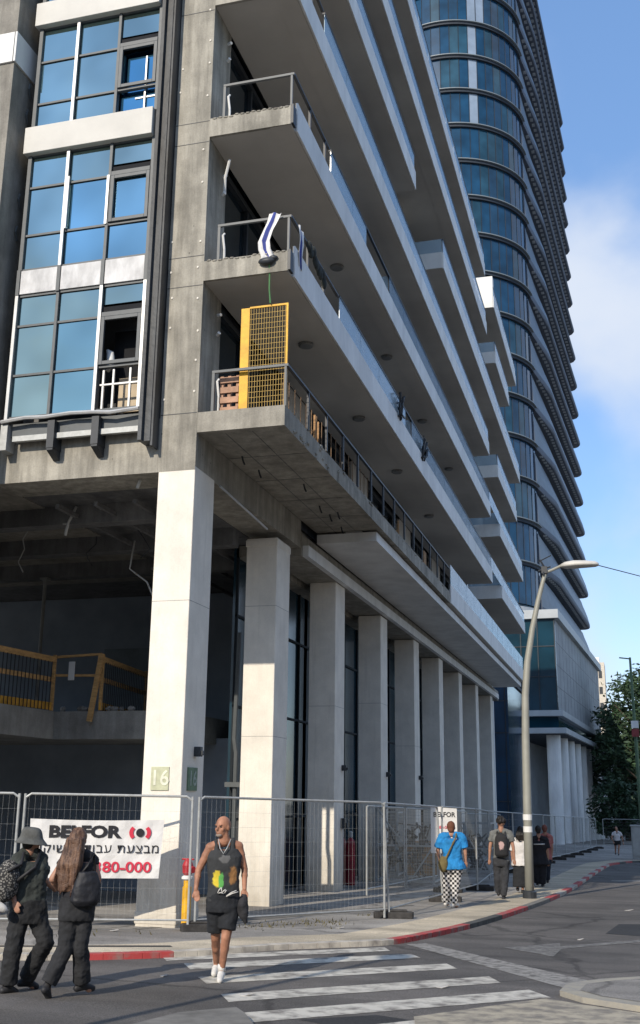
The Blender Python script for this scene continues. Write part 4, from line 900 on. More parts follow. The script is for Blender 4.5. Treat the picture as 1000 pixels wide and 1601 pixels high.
# ---- steel cages of scaffold parts
def cage(x0, x1, y0, y1, z0, z1, label):
    t = thing('steel_cage', label, 'cage', ((x0+x1)/2, (y0+y1)/2, z0), 0, 'steel cages behind the fence'); m = MB()
    for x in (x0, x1):
        for y in (y0, y1): m.box(x-.03, x+.03, y-.03, y+.03, z0, z1)
    for z in (z0+.08, (z0+z1)/2, z1):
        for y in (y0, y1): m.bar((x0, y, z), (x1, y, z), .05)
        for x in (x0, x1): m.bar((x, y0, z), (x, y1, z), .05)
    obj('frame', m, M_GALV, t); m = MB()
    m.bar((x0, y0-.03, z1), ((x0+x1)/2, y0-.03, (z0+z1)/2), .04); m.bar((x1, y0-.03, (z0+z1)/2), ((x0+x1)/2+.1, y0-.03, z0), .04); m.bar((x0, y0-.03, (z0+z1)/2), (x0+.3, y0-.03, z0+.3), .03); obj('brace', m, M_GALV, t)
    m = MB()
    for i in range(1, int((x1-x0)/.07)): x = x0+i*.07; m.box(x, x+.006, y0+.0, y0+.006, z0+.1, z1)
    for i in range(1, int((z1-z0)/.09)): z = z0+i*.09; m.box(x0, x1, y0+.006, y0+.012, z, z+.006)
    obj('mesh', m, M_GALV, t); m = MB(); r = random.Random(int(x0*10))
    for i in range(26):
        a = (r.uniform(x0+.1, x1-.1), r.uniform(y0+.1, y1-.1), z0+r.uniform(.1, (z1-z0)*.85)); b = (r.uniform(x0+.1, x1-.1), r.uniform(y0+.1, y1-.1), z0+r.uniform(.1, (z1-z0)*.8)); m.tube([a, b], r.uniform(.02, .05), 6)
    obj('scrap_load', m, mat('dull_scrap%d' % int(x0*10+99), (.16, .145, .12), .7, .4, 6), t)
cage(-6.9, -5.3, 30.2, 31.4, gz(0, 30.5, .1), gz(0, 30.5, .1)+2.0, 'steel mesh cage full of scaffold parts behind the double fence post')
cage(-8.2, -7.0, 33.5, 34.8, gz(0, 34, .1), gz(0, 34, .1)+1.9, 'steel mesh cage standing behind the red gas cylinders')
cage(-5.6, -4.6, 37, 38, gz(0, 37, .1), gz(0, 37, .1)+1.6, 'low steel cage left of the man with the black backpack')
m = MB()
for i in range(3): m.box(-7.0, -6.0, 35, 36, gz(0, 35, .1)+i*.35, gz(0, 35, .1)+i*.35+.3)
tag(obj('crate', m, M_WOOD, bevel=.02), 'stack of brown timber crates behind the steel cages', 'crate')
# ---- street lamp
LX, LY = -2.39, 26.22; lz = gz(LX, LY, .1)
la = thing('street_lamp', 'tall pale curved street lamp on the pavement with a single flat lamp head', 'street lamp', (LX, LY, lz))
M_POLE = mat('cream_pole_paint', (.33, .33, .29), .5, .08, 3, metal=.1)
m = MB(); pts = []; 
for (dx, z) in ((0, 0), (0.02, 2), (.04, 3.6), (.07, 4.6), (.15, 5.4), (.30, 6.2), (.47, 6.9), (.60, 7.35), (.68, 7.62)): pts.append((LX+dx, LY, lz+z))
m.tube(pts, [.105, .10, .092, .086, .08, .07, .06, .052, .045], 14); obj('pole', m, M_POLE, la, smooth=True)
m = MB(); m.lathe((LX, LY, lz), [(.16, 0), (.16, .14), (.12, .17)], 14); obj('base_collar', m, M_DARK, la)
m = MB(); m.tube([(LX+.68, LY, lz+7.58), (LX+.85, LY, lz+7.64), (LX+1.1, LY, lz+7.75)], .035, 8); obj('arm', m, M_POLE, la)
m = MB(); hx, hz = LX+1.05, lz+7.71; prof = [(0, .05, .04), (.1, .10, .07), (.3, .13, .085), (.6, .12, .075), (.82, .09, .06), (.90, .04, .03)]; vs = []
for (dx, w, h) in [(a_, b_*1.1, c_*1.7) for a_, b_, c_ in prof]:
    for k in range(12): a = 2*math.pi*k/12; vs.append((hx+dx, LY+w*1.5*math.cos(a), hz+.01*math.sin(dx*3)+h*math.sin(a)*(.9 if math.sin(a) > 0 else .45)))
fs = [(i*12+k, i*12+(k+1) % 12, (i+1)*12+(k+1) % 12, (i+1)*12+k) for i in range(5) for k in range(12)]+[tuple(range(12)), tuple(60+k for k in reversed(range(12)))]
m.add(vs, fs); obj('lamp_head', m, mat('lamp_grey', (.62, .61, .58), .45), la, smooth=True)
m = MB(); m.tube([(LX+.55, LY, lz+7.9), (LX+.66, LY, lz+7.7), (LX+.62, LY-.1, lz+7.5)], .025, 6); m.tube([(LX+.5, LY, lz+7.62), (LX+.8, LY, lz+7.72)], .02, 6); m.box(LX+.58, LX+.72, LY-.08, LY+.08, lz+7.55, lz+7.72); m.tube([(LX+.5, LY, lz+7.85), (LX+.82, LY, lz+8.0)], .015, 5); obj('clamp', m, M_DARK, la)
m = MB(); 
for (z, r_) in ((1.72, .119), (1.45, .119)): m.lathe((LX+.015, LY, lz+z), [(r_-.012, 0), (r_-.012, .13)], 14)
obj('sticker', m, M_WFASC, la)
m = MB(); m.tube([(LX+1.9, LY, hz+.0), (2, 30, 7.2), (6, 36, 7.5), (14, 46, 8.4)], .012, 5); tag(obj('cable', m, M_DARK), 'thin overhead cable running right from the street lamp head', 'cable')
# ---- slim lamp post outside the left edge of the frame; its shadow crosses the road
sp = thing('street_lamp', 'slim grey lamp post on the near pavement left of the crossing, outside the photo', 'street lamp', (-5.95, 4.0, gz(0, 4)))
m = MB(); m.tube([(-5.95, 4.0, gz(0, 4)), (-5.95, 4.0, 3.0), (-5.95, 4.0, 6.2)], [.07, .06, .045], 10); obj('post', m, M_GALV, sp)
m = MB(); m.ellipsoid((-5.95, 4.0, 6.3), (.22, .3, .12), 12, 8); obj('lamp_head', m, M_GALV, sp)
# ---- green pole and cabinet at the right edge
gp = thing('green_pole', 'slim green painted pole at the right edge of the photo', 'pole', (1.0, 84, gz(0, 84)))
m = MB(); m.tube([(.55, 80, gz(0, 80)), (.5, 80, 6), (.45, 80, 11.6)], [.14, .12, .08], 10); m.tube([(.45, 80, 11.5), (-.3, 80, 11.6)], .05, 6); obj('post', m, mat('green_pole_paint', (.10, .16, .09), .5), gp)
m = MB(); m.box(.25, .75, 79.7, 79.85, 6.6, 7.1, 0); m.box(.25, .75, 79.7, 79.85, 6.0, 6.55, 1); obj('signal_box', m, [M_WFASC, mat('red_sign', (.25, .04, .04), .5)], gp)
m = MB(); m.box(-.15, .9, 57.5, 58.1, gz(0, 58, .1), gz(0, 58, .1)+1.55); m.box(-.19, .94, 57.46, 58.14, gz(0, 58, .1)+1.552, gz(0, 58, .1)+1.62); m.box(-.1, .35, 57.47, 57.498, gz(0, 58, .25), gz(0, 58, .1)+1.45)
tag(obj('utility_cabinet', m, mat('grey_cabinet', (.42, .44, .43), .5), bevel=.02), 'pale grey utility cabinet on the pavement at the right edge', 'cabinet')
# ---- hanging cables in the open ground floor
M_CAB = mat('pale_conduit', (.50, .50, .48), .6, .1)
for i, (pts, r_, lb) in enumerate([
    ([(-10.22, 19, 7.15), (-10.30, 19, 7.35), (-10.42, 19, 7.12), (-10.52, 19, 6.88)], .03, 'pale bent conduit hanging from the ceiling left of the first pillar'),
    ([(-9.78, 20, 6.9), (-9.86, 20, 6.3), (-9.7, 20, 6.18), (-9.45, 20, 6.0), (-9.25, 20, 5.6)], .018, 'thin loose cable hanging against the dark behind the first pillar'),
    ([(-8.15, 16.75, 7.2), (-8.20, 16.75, 7.03)], .03, 'short white stub of conduit under the front beam beside the first pillar'),
    ([(-6.95, 17.6, 7.22), (-6.75, 18.6, 6.98), (-6.6, 19.3, 6.8)], .022, 'white conduit sticking out below the street side beam')]):
    m = MB()
    if i == 0: pts = [(-10.20, 18.2, 7.2), (-10.28, 18.2, 7.02), (-10.36, 18.2, 6.86), (-10.40, 18.2, 6.62)]; m.tube([(-10.36, 18.2, 6.86), (-10.47, 18.2, 6.86)], .02, 6)
    m.tube(pts, r_, 7); tag(obj('conduit', m, M_CAB, smooth=True), lb, 'conduit')
# ---- trees at the end of the street
M_LEAF = mat('leaf_green', (.055, .10, .042), .6, .35, .9, c2=(.018, .040, .022)); M_LEAF2 = mat('leaf_dark', (.05, .10, .045), .6, .35, .9, c2=(.014, .032, .02)); M_BARK = mat('bark', (.10, .075, .055), .9, .3, 6)
def tree(x, y, h, cr, seed, label, name='street_tree', lo=.28, n=2600, mt=None, flat=1.0, ls=.40):
    r = random.Random(seed); z = gz(x, y, .1); t = thing(name, label, 'tree', (x, y, z)); m = MB(); top = Vector((x+r.uniform(-.4, .4), y, z+h*.62))
    m.tube([(x, y, z), (x+.1, y, z+h*.25), tuple(top)], [h*.03, h*.022, h*.01], 8); tips = []
    for i in range(9):
        a = r.uniform(0, 6.28); b = z+h*r.uniform(.2, .55); e = Vector((x+cr*.8*math.cos(a), y+cr*.8*math.sin(a), b+h*r.uniform(.15, .38))); mid = Vector((x, y, b)).lerp(e, .5)+Vector((0, 0, -.2))
        m.tube([(x, y, b), tuple(mid), tuple(e)], [h*.012, h*.008, h*.003], 5); tips.append(e)
    obj('trunk', m, M_BARK, t); m = MB(); cl = []
    for i in range(95):
        a = r.uniform(0, 6.28); rr = cr*math.sqrt(r.uniform(.02, 1)); zz = r.uniform(lo, 1.0); k = math.sqrt(max(.08, 1-((zz-.55)/.5)**2)); cl.append((x+rr*k*math.cos(a), y+rr*k*math.sin(a), z+h*zz*flat, cr*r.uniform(.16, .36)))
    for i in range(n):
        c = cl[int(r.random()*len(cl))]; d = Vector((r.gauss(0, 1), r.gauss(0, 1), r.gauss(0, .7))).normalized()*c[3]*r.uniform(.3, 1.15); p = Vector(c[:3])+d
        s = ls*r.uniform(.5, 1.1); a = Vector((r.gauss(0, 1), r.gauss(0, 1), r.gauss(0, .6))).normalized(); b = a.cross(Vector((r.gauss(0, 1), r.gauss(0, 1), r.gauss(0, 1)))).normalized()
        m.add([p-a*s, p+b*s*.35, p+a*s, p-b*s*.35], [(0, 1, 2, 3)])
    obj('crown', m, mt or M_LEAF, t); return t
tree(2.9, 112, 16.6, 5.4, 11, 'large dark green tree at the right edge beyond the podium', n=13000, lo=.22, ls=.34)
tree(-.5, 118, 13.5, 4.2, 12, 'dark green tree just right of the podium end', n=9000, lo=.30, ls=.34, mt=M_LEAF2)
tree(-1.5, 98, 5.0, 2.0, 13, 'low bushy tree in front of the far columns', n=3500, lo=.15, mt=M_LEAF2, ls=.28)
tree(2.6, 96, 5.4, 2.8, 14, 'low dark bushy tree behind the walking woman in white', n=4500, lo=.12, mt=M_LEAF2, ls=.28)
tree(9.0, 130, 17, 7, 15, 'tall tree standing right of the large dark tree', n=6000)
tree(1.8, 140, 12, 5, 16, 'tree standing behind the street trees', n=2600, mt=M_LEAF2)
# ---- loose cables hanging under the open floor's ceiling
rc = random.Random(21)
CW = ['at the far left', 'above the slanted post', 'close to the first pillar', 'deep behind the guard rails']
for i in range(4):
    x, y = ((-12.0, 19.5), (-11.0, 20.6), (-9.4, 19.4), (-10.6, 23.5))[i]; pts = [(x, y, 7.2)]
    for k in range(4): p = pts[-1]; pts.append((p[0]+rc.uniform(-.22, .22), p[1], p[2]-rc.uniform(.12, .32)))
    m = MB(); m.tube(pts, .012, 5); tag(obj('cable', m, M_CAB if i % 3 == 0 else M_DARK, smooth=True), 'thin loose cable dangling from the ceiling of the open floor, '+CW[i], 'cable', 'cables dangling in the open floor')
# litter
M_LIT = mat('litter', (.55, .53, .50), .8, .2, 20)
for i, (px_, py_) in enumerate(((-5.9, 19.6), (-6.4, 20.9), (-5.3, 23.4), (-5.6, 22.2), (-7.6, 15.6), (-.2, 24.5), (-.9, 18.1), (-4.6, 17.5), (-3.9, 11.1), (-5.2, 12.0), (-2.1, 12.4))):
    m = MB(); a_ = i*1.3; w_ = .05+.02*(i % 3); z_ = gz(px_, py_, .1 if px_ < -3.95 and py_ > 15 else .0); m.add([(px_-w_, py_, z_+.006), (px_, py_-w_*.7, z_+.012), (px_+w_, py_+.01, z_+.03), (px_, py_+w_*.8, z_+.01), (px_-w_, py_, z_+.002), (px_, py_-w_*.7, z_+.004), (px_+w_, py_+.01, z_+.02), (px_, py_+w_*.8, z_+.002)], [(0,1,2,3),(7,6,5,4),(0,4,5,1),(1,5,6,2),(2,6,7,3),(3,7,4,0)])
    tag(obj('litter', m, M_LIT), 'scrap of pale litter on the ground', 'litter', 'scraps of litter on the ground')
# ================================================================ people
def pray(px, py): return (_r*(px-500)-_u*(py-800.5)+_f*FPX)
CP = Vector((0, 0, CAMZ))
def gpt(px, py, h=0.0):
    d = pray(px, py); t = (h-CAMZ)/(d.z-SLOPE*d.y); return CP+d*t
M_SKIN = mat('skin', (.42, .225, .15), .55, .10, 7); M_SKIN2 = mat('tanned_skin', (.40, .19, .115), .6, .22, 9)
def cloth(name, c, var=.2, c2=None, rough=.9, sc=8): return mat(name, c, rough, var, sc, .25, 35, c2=c2)
M_HAIRB = mat('brown_hair', (.20, .112, .068), .5, .4, 34, .5, 90, c2=(.045, .02, .013), stretch=(1, 1, .07), lo=.38, hi=.62); M_HAIRD = mat('dark_hair', (.018, .014, .012), .6, .3, 20)
M_SHOEW = mat('white_shoe', (.66, .64, .60), .6, .1, 20); M_SHOED = mat('dark_shoe', (.025, .025, .028), .6, .2, 20)
_tx = bpy.data.textures.new('folds', 'CLOUDS'); _tx.noise_scale = .085; _tx.noise_depth = 2
def fleshy(o, vox, disp=0, sm=3):
    r = o.modifiers.new('remesh', 'REMESH'); r.mode = 'VOXEL'; r.voxel_size = vox; r.use_smooth_shade = True
    s = o.modifiers.new('smooth', 'SMOOTH'); s.factor = .5; s.iterations = sm
    if disp:
        d = o.modifiers.new('folds', 'DISPLACE'); d.texture = _tx; d.strength = disp; d.mid_level = .5
    return o
def limb(m, pts, rs, n=10, cap=True):
    for i in range(len(pts)-1):
        a, b = Vector(pts[i]), Vector(pts[i+1])
        m.tube([a, a.lerp(b, .35), a.lerp(b, .7), b], [rs[i], rs[i]*.6+rs[i+1]*.4 if True else 0, rs[i]*.28+rs[i+1]*.72, rs[i+1]], n)
    for i_, (p, r) in enumerate(zip(pts, rs)):
        if cap or i_ < len(pts)-1: m.ellipsoid(p, (r, r, r), n, 6)
def loft(m, rings, n=18):
    """rings: (centre, half-width vector, half-depth vector)"""
    vs = []; fs = []
    for c, a, b in rings:
        c, a, b = Vector(c), Vector(a), Vector(b)
        for k in range(n):
            t = 2*math.pi*k/n; ct, st = math.cos(t), math.sin(t); e = .82
            vs.append(c+a*(abs(ct)**e*(1 if ct >= 0 else -1))+b*(abs(st)**e*(1 if st >= 0 else -1)))
    for i in range(len(rings)-1):
        for k in range(n): fs.append((i*n+k, i*n+(k+1) % n, (i+1)*n+(k+1) % n, (i+1)*n+k))
    fs += [tuple(reversed(range(n))), tuple((len(rings)-1)*n+k for k in range(n))]; m.add(vs, fs)
def hand(m, w, d, side, k=1.0, curl=.35, fwd=Vector((0, -1, 0))):
    """w wrist, d direction of the hand, five fingers curled a little towards fwd"""
    w = Vector(w); d = Vector(d).normalized(); s = d.cross(fwd).normalized()*side; f = s.cross(d).normalized()
    if f.dot(fwd) < 0: f = -f
    pc = w+d*.045*k; R3 = Matrix((s, f, d)).transposed(); m.ellipsoid(pc, (.040*k, .017*k, .05*k), 10, 8, rot=R3)
    for i, (o, ln) in enumerate(((-.028, .062), (-.010, .072), (.009, .068), (.027, .052))):
        p = w+d*.085*k+s*o*k; q = p+d*ln*.5*k+f*curl*.02*k; r = q+d*ln*.38*k*(1-curl)+f*curl*.05*k; m.tube([p-d*.02*k, p, q, r], [.0095*k, .0095*k, .0085*k, .007*k], 6)
    p = w+d*.03*k-s*.03*k; m.tube([p, p+d*.03*k-s*.018*k+f*.01*k, p+d*.058*k-s*.018*k+f*.022*k], [.012*k, .0105*k, .008*k], 6)
def person(px, py, h, label, J, spec):
    root = gpt(px, py, h); hd = Vector((root.x, root.y, 0)).normalized(); rt = Vector((hd.y, -hd.x, 0)); rz = math.atan2(rt.y, rt.x)
    t = thing('person', label, 'person', root, rz); K = spec.get('k', 1.0); S = spec; V = S.get('vox', .010)
    def L3(p):
        x, y = p[0], p[1]; dep = p[2] if len(p) > 2 else 0
        d = pray(x, y); P0 = root+hd*dep; tt = (P0-CP).dot(hd)/d.dot(hd); w = CP+d*tt-root; return Vector((w.dot(rt), w.dot(hd), w.z))
    j = {k: L3(v) for k, v in J.items()}
    face = Vector(S.get('face', (0, -1, 0))).normalized(); back = S.get('body', (0, -1, 0)); body = Vector(back).normalized(); sd = Vector((0, 0, 1)).cross(body).normalized()
    m = MB(); H = j['head']; kk = K
    hs = Vector((0, 0, 1)).cross(face).normalized(); RH = Matrix((hs, -face, Vector((0, 0, 1)))).transposed()
    def hp(a, b, c): return H+hs*a*kk+face*b*kk+Vector((0, 0, c*kk))
    m.ellipsoid(hp(0, -.012, .022), (.078*kk, .098*kk, .098*kk), 16, 12, rot=RH)          # skull
    m.ellipsoid(hp(0, .022, -.050), (.058*kk, .066*kk, .070*kk), 14, 10, rot=RH)          # jaw
    m.ellipsoid(hp(0, .070, -.092), (.026*kk, .022*kk, .020*kk), 10, 8, rot=RH)           # chin
    m.tube([hp(0, .082, .012), hp(0, .100, -.022), hp(0, .108, -.034)], [.010*kk, .013*kk, .014*kk], 8)   # nose
    for s in (-1, 1):
        m.ellipsoid(hp(s*.080, -.008, -.012), (.010*kk, .020*kk, .032*kk), 8, 6, rot=RH)   # ears
        m.ellipsoid(hp(s*.032, .082, .024), (.024*kk, .010*kk, .008*kk), 8, 6, rot=RH)     # brows
        m.ellipsoid(hp(s*.042, .056, -.028), (.022*kk, .022*kk, .022*kk), 8, 6, rot=RH)    # cheeks
    m.ellipsoid(hp(0, .088, -.062), (.024*kk, .010*kk, .006*kk), 8, 6, rot=RH); m.ellipsoid(hp(0, .086, -.073), (.020*kk, .010*kk, .007*kk), 8, 6, rot=RH)
    limb(m, [j['neck'], j['neck'].lerp(H, .6), H+Vector((0, 0, -.03))], [.066*kk, .058*kk, .056*kk])
    hips = (j['hl']+j['hr'])/2; sh = (j['sl']+j['sr'])/2; ax = (j['sr']-j['sl']); axh = ax.normalized(); fd = Vector((0, 0, 1)).cross(axh).normalized(); half = ax.length/2
    hax = (j['hr']-j['hl']).normalized(); hf = Vector((0, 0, 1)).cross(hax).normalized()
    F_ = S.get('fem', 0); T = S.get('girth', 1.0)
    def torso(mm, g, z0=0.0, z1=1.0, flare=0):
        R = []; prof = [(-.10, .165, .115), (.0, .172, .120), (.22, .150 if F_ else .160, .108), (.42, .140 if F_ else .158, .105), (.65, .155 if F_ else .172, .118), (.82, .165 if F_ else .185, .115), (.95, .140, .090), (1.05, .085, .065)]
        for (u_, a, b) in prof:
            if u_ < z0-.001 or u_ > z1+.001: continue
            c = hips.lerp(sh, u_); e = max(0, .3-u_)*flare
            A = hax.lerp(axh, max(0, min(1, u_))).normalized(); B = Vector((0, 0, 1)).cross(A).normalized()
            if u_ > .5: c = c+B*0
            R.append((c, A*((a+e)*kk*T+g), B*((b+e)*kk*T+g)))
        loft(mm, R)
    torso(m, 0)
    for s in ('l', 'r'):
        S_, E_, W_ = j['s'+s], j['e'+s], j['w'+s]
        limb(m, [S_, E_, W_], [.052*kk, .040*kk, .026*kk]); m.ellipsoid(S_.lerp(E_, .35), (.052*kk,)*3, 8, 6); m.ellipsoid(E_.lerp(W_, .3), (.042*kk,)*3, 8, 6)
        limb(m, [j['neck'].lerp(S_, .25), S_], [.050*kk, .055*kk])
        hd_ = (j.get('f'+s, W_+(W_-E_))-W_); hand(m, W_, hd_, 1 if s == 'r' else -1, kk*.98, S.get('curl', .35), body)
        Hp, Kn, An = j['h'+s], j['k'+s], j['a'+s]
        limb(m, [Hp, Kn, An], [.088*kk*T, .056*kk, .036*kk]); m.ellipsoid(Kn.lerp(An, .28)+Vector((0, .012, 0)), (.054*kk, .056*kk, .09*kk), 10, 8)
        limb(m, [An, j['t'+s].lerp(An, .3)], [.036*kk, .035*kk])
    b = obj('body', m, S['skin'], t, smooth=True, local=True); fleshy(b, V, 0, 2)
    # clothes
    m = MB(); g = .016; torso(m, g, S.get('shirt0', -.10), 1.0 if not S.get('tank') else .95, S.get('flare', 0))
    if S.get('tank'):
        for s in ('l', 'r'):
            q = j['s'+s].lerp(j['neck'], .42); c = hips.lerp(sh, .88)
            for dd in (.075, -.075): m.tube([c+(q-sh)*.85+body*dd*.9+Vector((0, 0, -.05)), q+body*dd*.35+Vector((0, 0, .042)), q+Vector((0, 0, .052))], [.035, .026, .024], 8)
    else:
        for s in ('l', 'r'):
            S_, E_ = j['s'+s], j['e'+s]; e = S_.lerp(E_, S.get('sleeve', .62)); w = S.get('sw', .018)
            limb(m, [j['neck'].lerp(S_, .35), S_, e], [.054*kk+g, .058*kk+w*.45, .050*kk+w], 10, False)
    o = obj('shirt', m, S['shirt'], t, smooth=True, local=True); fleshy(o, V, S.get('fold', .018)*1.5)
    if S.get('pants') is not None:
        m = MB(); R = []
        for (dz, a, b_) in ((.12, .158, .112), (.04, .172, .122), (-.06, .178, .128), (-.12, .165, .12)): R.append((hips+Vector((0, 0, dz*kk)), hax*(a*kk*T+.012), hf*(b_*kk*T+.012)))
        loft(m, R)
        for s in ('l', 'r'):
            Hp, Kn, An = j['h'+s], j['k'+s], j['a'+s]; pw = S.get('pw', .024)
            if S.get('short'): e = Hp.lerp(Kn, S['short']); limb(m, [Hp, e], [.100*kk*T+.008, .078*kk+pw], 14, False)
            else: limb(m, [Hp, Kn, An.lerp(Kn, S.get('pl', .05))], [.098*kk*T+.004, .060*kk+pw, .042*kk+pw*S.get('pf', 1.1)], 14, False)
        o = obj('shorts' if S.get('short') else 'trousers', m, S['pants'], t, smooth=True, local=True); fleshy(o, V, S.get('fold', .018)*1.5)
    if S.get('skirt') is not None:
        m = MB(); R = []; az = min(j['al'].z, j['ar'].z)
        for u_, a in ((0, .165), (.1, .18), (.5, .20), (1, .22)):
            z = hips.z+.1-(hips.z+.1-az-.08)*u_; R.append(((hips.x, hips.y, z), hax*a*kk, hf*a*.72*kk))
        loft(m, R); o = obj('skirt', m, S['skirt'], t, smooth=True, local=True); fleshy(o, V, .02)
    for s in ('l', 'r'):
        An, To = j['a'+s], j['t'+s]; d = (To-An); d2 = Vector((d.x, d.y, 0)).normalized() if (abs(d.x)+abs(d.y)) > .02 else body; m = MB()
        sole = To.z; Dn = d.normalized()
        heel = An-d2*.055*kk; heel.z = max(An.z-.075*kk, To.z-.0)-.0
        mid = heel.lerp(To, .5); mid.z += .02; limb(m, [heel+Vector((0, 0, .035*kk)), mid+Vector((0, 0, .035*kk)), To+Vector((0, 0, .030*kk))], [.038*kk, .044*kk, .034*kk], 10)
        limb(m, [An, heel.lerp(mid, .5)+Vector((0, 0, .05*kk))], [.044*kk, .045*kk], 10)
        o = obj('shoe', m, S['shoe'], t, smooth=True, local=True); fleshy(o, V*.9)
    # hair, eyes
    hair = S.get('hair')
    if hair:
        m = MB(); kind, hm = hair
        if kind == 'short': m.ellipsoid(hp(0, -.026, .036), (.088*kk, .100*kk, .098*kk), 14, 10, rot=RH); m.ellipsoid(hp(0, -.06, -.03), (.068*kk, .055*kk, .07*kk), 12, 8, rot=RH)
        if kind == 'curly':
            r = random.Random(4)
            for i in range(60): a = r.uniform(0, 6.28); e = r.uniform(-.5, 1.5); m.ellipsoid(hp(.085*math.cos(a)*math.cos(e), -.035+.085*math.sin(a)*math.cos(e), .05+.09*math.sin(e)), (.036*kk,)*3, 7, 5)
        if kind == 'long':
            m.ellipsoid(hp(0, -.022, .032), (.092*kk, .106*kk, .100*kk), 16, 10, rot=RH); ln = S.get('hl', .5); Rg = []
            for u_, a, b_ in ((0, .088, .085), (.25, .105, .075), (.5, .125, .07), (.8, .115, .055), (1, .06, .03)):
                c = hp(0, -.055-.02*u_, .02-ln*u_); c = c+Vector((S.get('hx', 0)*u_, 0, 0)); Rg.append((c, hs*a*kk, face*b_*kk))
            loft(m, Rg, 16)
            r = random.Random(9)
            for i in range(26):
                a = r.uniform(-1, 1); c0 = hp(a*.08, -.10, .02); c1 = hp(a*.115, -.145, -ln*.45); c2 = hp(a*.10+r.uniform(-.03, .03), -.12, -ln*r.uniform(.75, 1.08)); sh_ = Vector((S.get('hx', 0), 0, 0)); m.tube([c0, c1+sh_*.45, c2+sh_], [.016, .020, .008], 6)
        o = obj('hair', m, hm, t, smooth=True, local=True); fleshy(o, V, .012 if kind != 'long' else .02)
    for s in (-1, 1):
        m = MB(); m.ellipsoid(hp(s*.032, .080, .006), (.013*kk, .008*kk, .0075*kk), 8, 6, rot=RH); obj('eye', m, M_SHOED, t, smooth=True, local=True)
    return t, j, L3, hp, RH
# printed cloths
def blob_cloth(name, base, blobs, sc=24, thr=.52):
    """cloth with soft coloured print patches at object-space points"""
    m, t, b = _base(name); n = t.nodes.new; l = t.links.new; tcn = n('ShaderNodeTexCoord'); z = n('ShaderNodeTexNoise'); z.inputs['Scale'].default_value = sc; z.inputs['Detail'].default_value = 4; l(tcn.outputs['Object'], z.inputs[0])
    cur = None
    for (c, r_, col) in blobs:
        mpn = n('ShaderNodeMapping'); mpn.vector_type = 'POINT'; mpn.inputs['Location'].default_value = tuple(-c[i]/r_[i] for i in range(3)); mpn.inputs['Scale'].default_value = tuple(1/v for v in r_); l(tcn.outputs['Object'], mpn.inputs[0])
        ln = n('ShaderNodeVectorMath'); ln.operation = 'LENGTH'; l(mpn.outputs[0], ln.inputs[0]); ad = n('ShaderNodeMath'); ad.operation = 'ADD'; l(ln.outputs['Value'], ad.inputs[0]); l(z.outputs[0], ad.inputs[1])
        rp = n('ShaderNodeValToRGB'); rp.color_ramp.elements[0].position = .0; rp.color_ramp.elements[0].color = (1, 1, 1, 1); rp.color_ramp.elements[1].position = 1; rp.color_ramp.elements[1].color = (0, 0, 0, 1)
        mr = n('ShaderNodeMapRange'); mr.inputs[1].default_value = 1.25; mr.inputs[2].default_value = 1.5; l(ad.outputs[0], mr.inputs[0]); l(mr.outputs[0], rp.inputs[0])
        mxn = n('ShaderNodeMix'); mxn.data_type = 'RGBA'; l(rp.outputs[0], mxn.inputs[0]); mxn.inputs[7].default_value = (*col, 1)
        if cur is None: mxn.inputs[6].default_value = (*base, 1)
        else: l(cur, mxn.inputs[6])
        cur = mxn.outputs[2]
    l(cur, b.inputs['Base Color']); b.inputs['Roughness'].default_value = .9; return m
def pattern_cloth(name, c1, c2, sc, kind='checker'):
    m, t, b = _base(name); n = t.nodes.new; l = t.links.new; tcn = n('ShaderNodeTexCoord')
    if kind == 'checker':
        x = n('ShaderNodeTexChecker'); x.inputs['Scale'].default_value = sc; x.inputs[1].default_value = (*c1, 1); x.inputs[2].default_value = (*c2, 1); mpn = n('ShaderNodeMapping'); mpn.inputs['Scale'].default_value = (1, .0, 1); mpn.inputs['Location'].default_value = (.01, .5, .01); l(tcn.outputs['Object'], mpn.inputs[0]); l(mpn.outputs[0], x.inputs[0]); l(x.outputs[0], b.inputs['Base Color'])
    else:
        v = n('ShaderNodeTexVoronoi'); v.inputs['Scale'].default_value = sc; l(tcn.outputs['Object'], v.inputs[0]); r = n('ShaderNodeValToRGB'); r.color_ramp.interpolation = 'CONSTANT'; r.color_ramp.elements[0].color = (*c1, 1); r.color_ramp.elements[1].position = .42; r.color_ramp.elements[1].color = (*c2, 1); l(v.outputs['Distance'], r.inputs[0]); l(r.outputs[0], b.inputs['Base Color'])
    b.inputs['Roughness'].default_value = .9; return m
# -- bald man walking towards the viewer
M_TANK = blob_cloth('printed_tank', (.032, .034, .036), [((-.08, -.16, 1.08), (.065, .2, .10), (.62, .48, .04)), ((-.035, -.16, 1.06), (.035, .2, .10), (.10, .35, .08)), ((.10, -.16, 1.12), (.055, .2, .13), (.28, .14, .05)), ((0, -.16, 1.29), (.07, .2, .05), (.12, .12, .12))])
tm_, j, L3, hp, RH = person(345, 1534, 0, 'bald tanned man in a black printed tank top and black shorts walking across the crossing', dict(
    head=(348, 1293, 0), neck=(351, 1315, .01), sl=(328, 1325, 0), sr=(373, 1323, .03), el=(310, 1361, 0), er=(382, 1359, .06), wl=(306, 1391, -.10), wr=(382, 1390, -.02), fl=(308, 1404, -.13), fr=(380, 1404, -.04),
    hl=(337, 1408, 0), hr=(361, 1408, .02), kl=(337, 1466, .14), kr=(353, 1466, -.06), al=(338, 1508, .40), ar=(346, 1518, .0), tl=(334, 1527, .26), tr=(343, 1538, -.14)),
    dict(skin=M_SKIN2, shirt=M_TANK, pants=cloth('black_shorts', (.02, .022, .026)), shoe=M_SHOEW, tank=1, short=.80, pw=.022, face=(-.62, -.78, 0), vox=.0085, shirt0=-.10, fold=.014, girth=1.02))
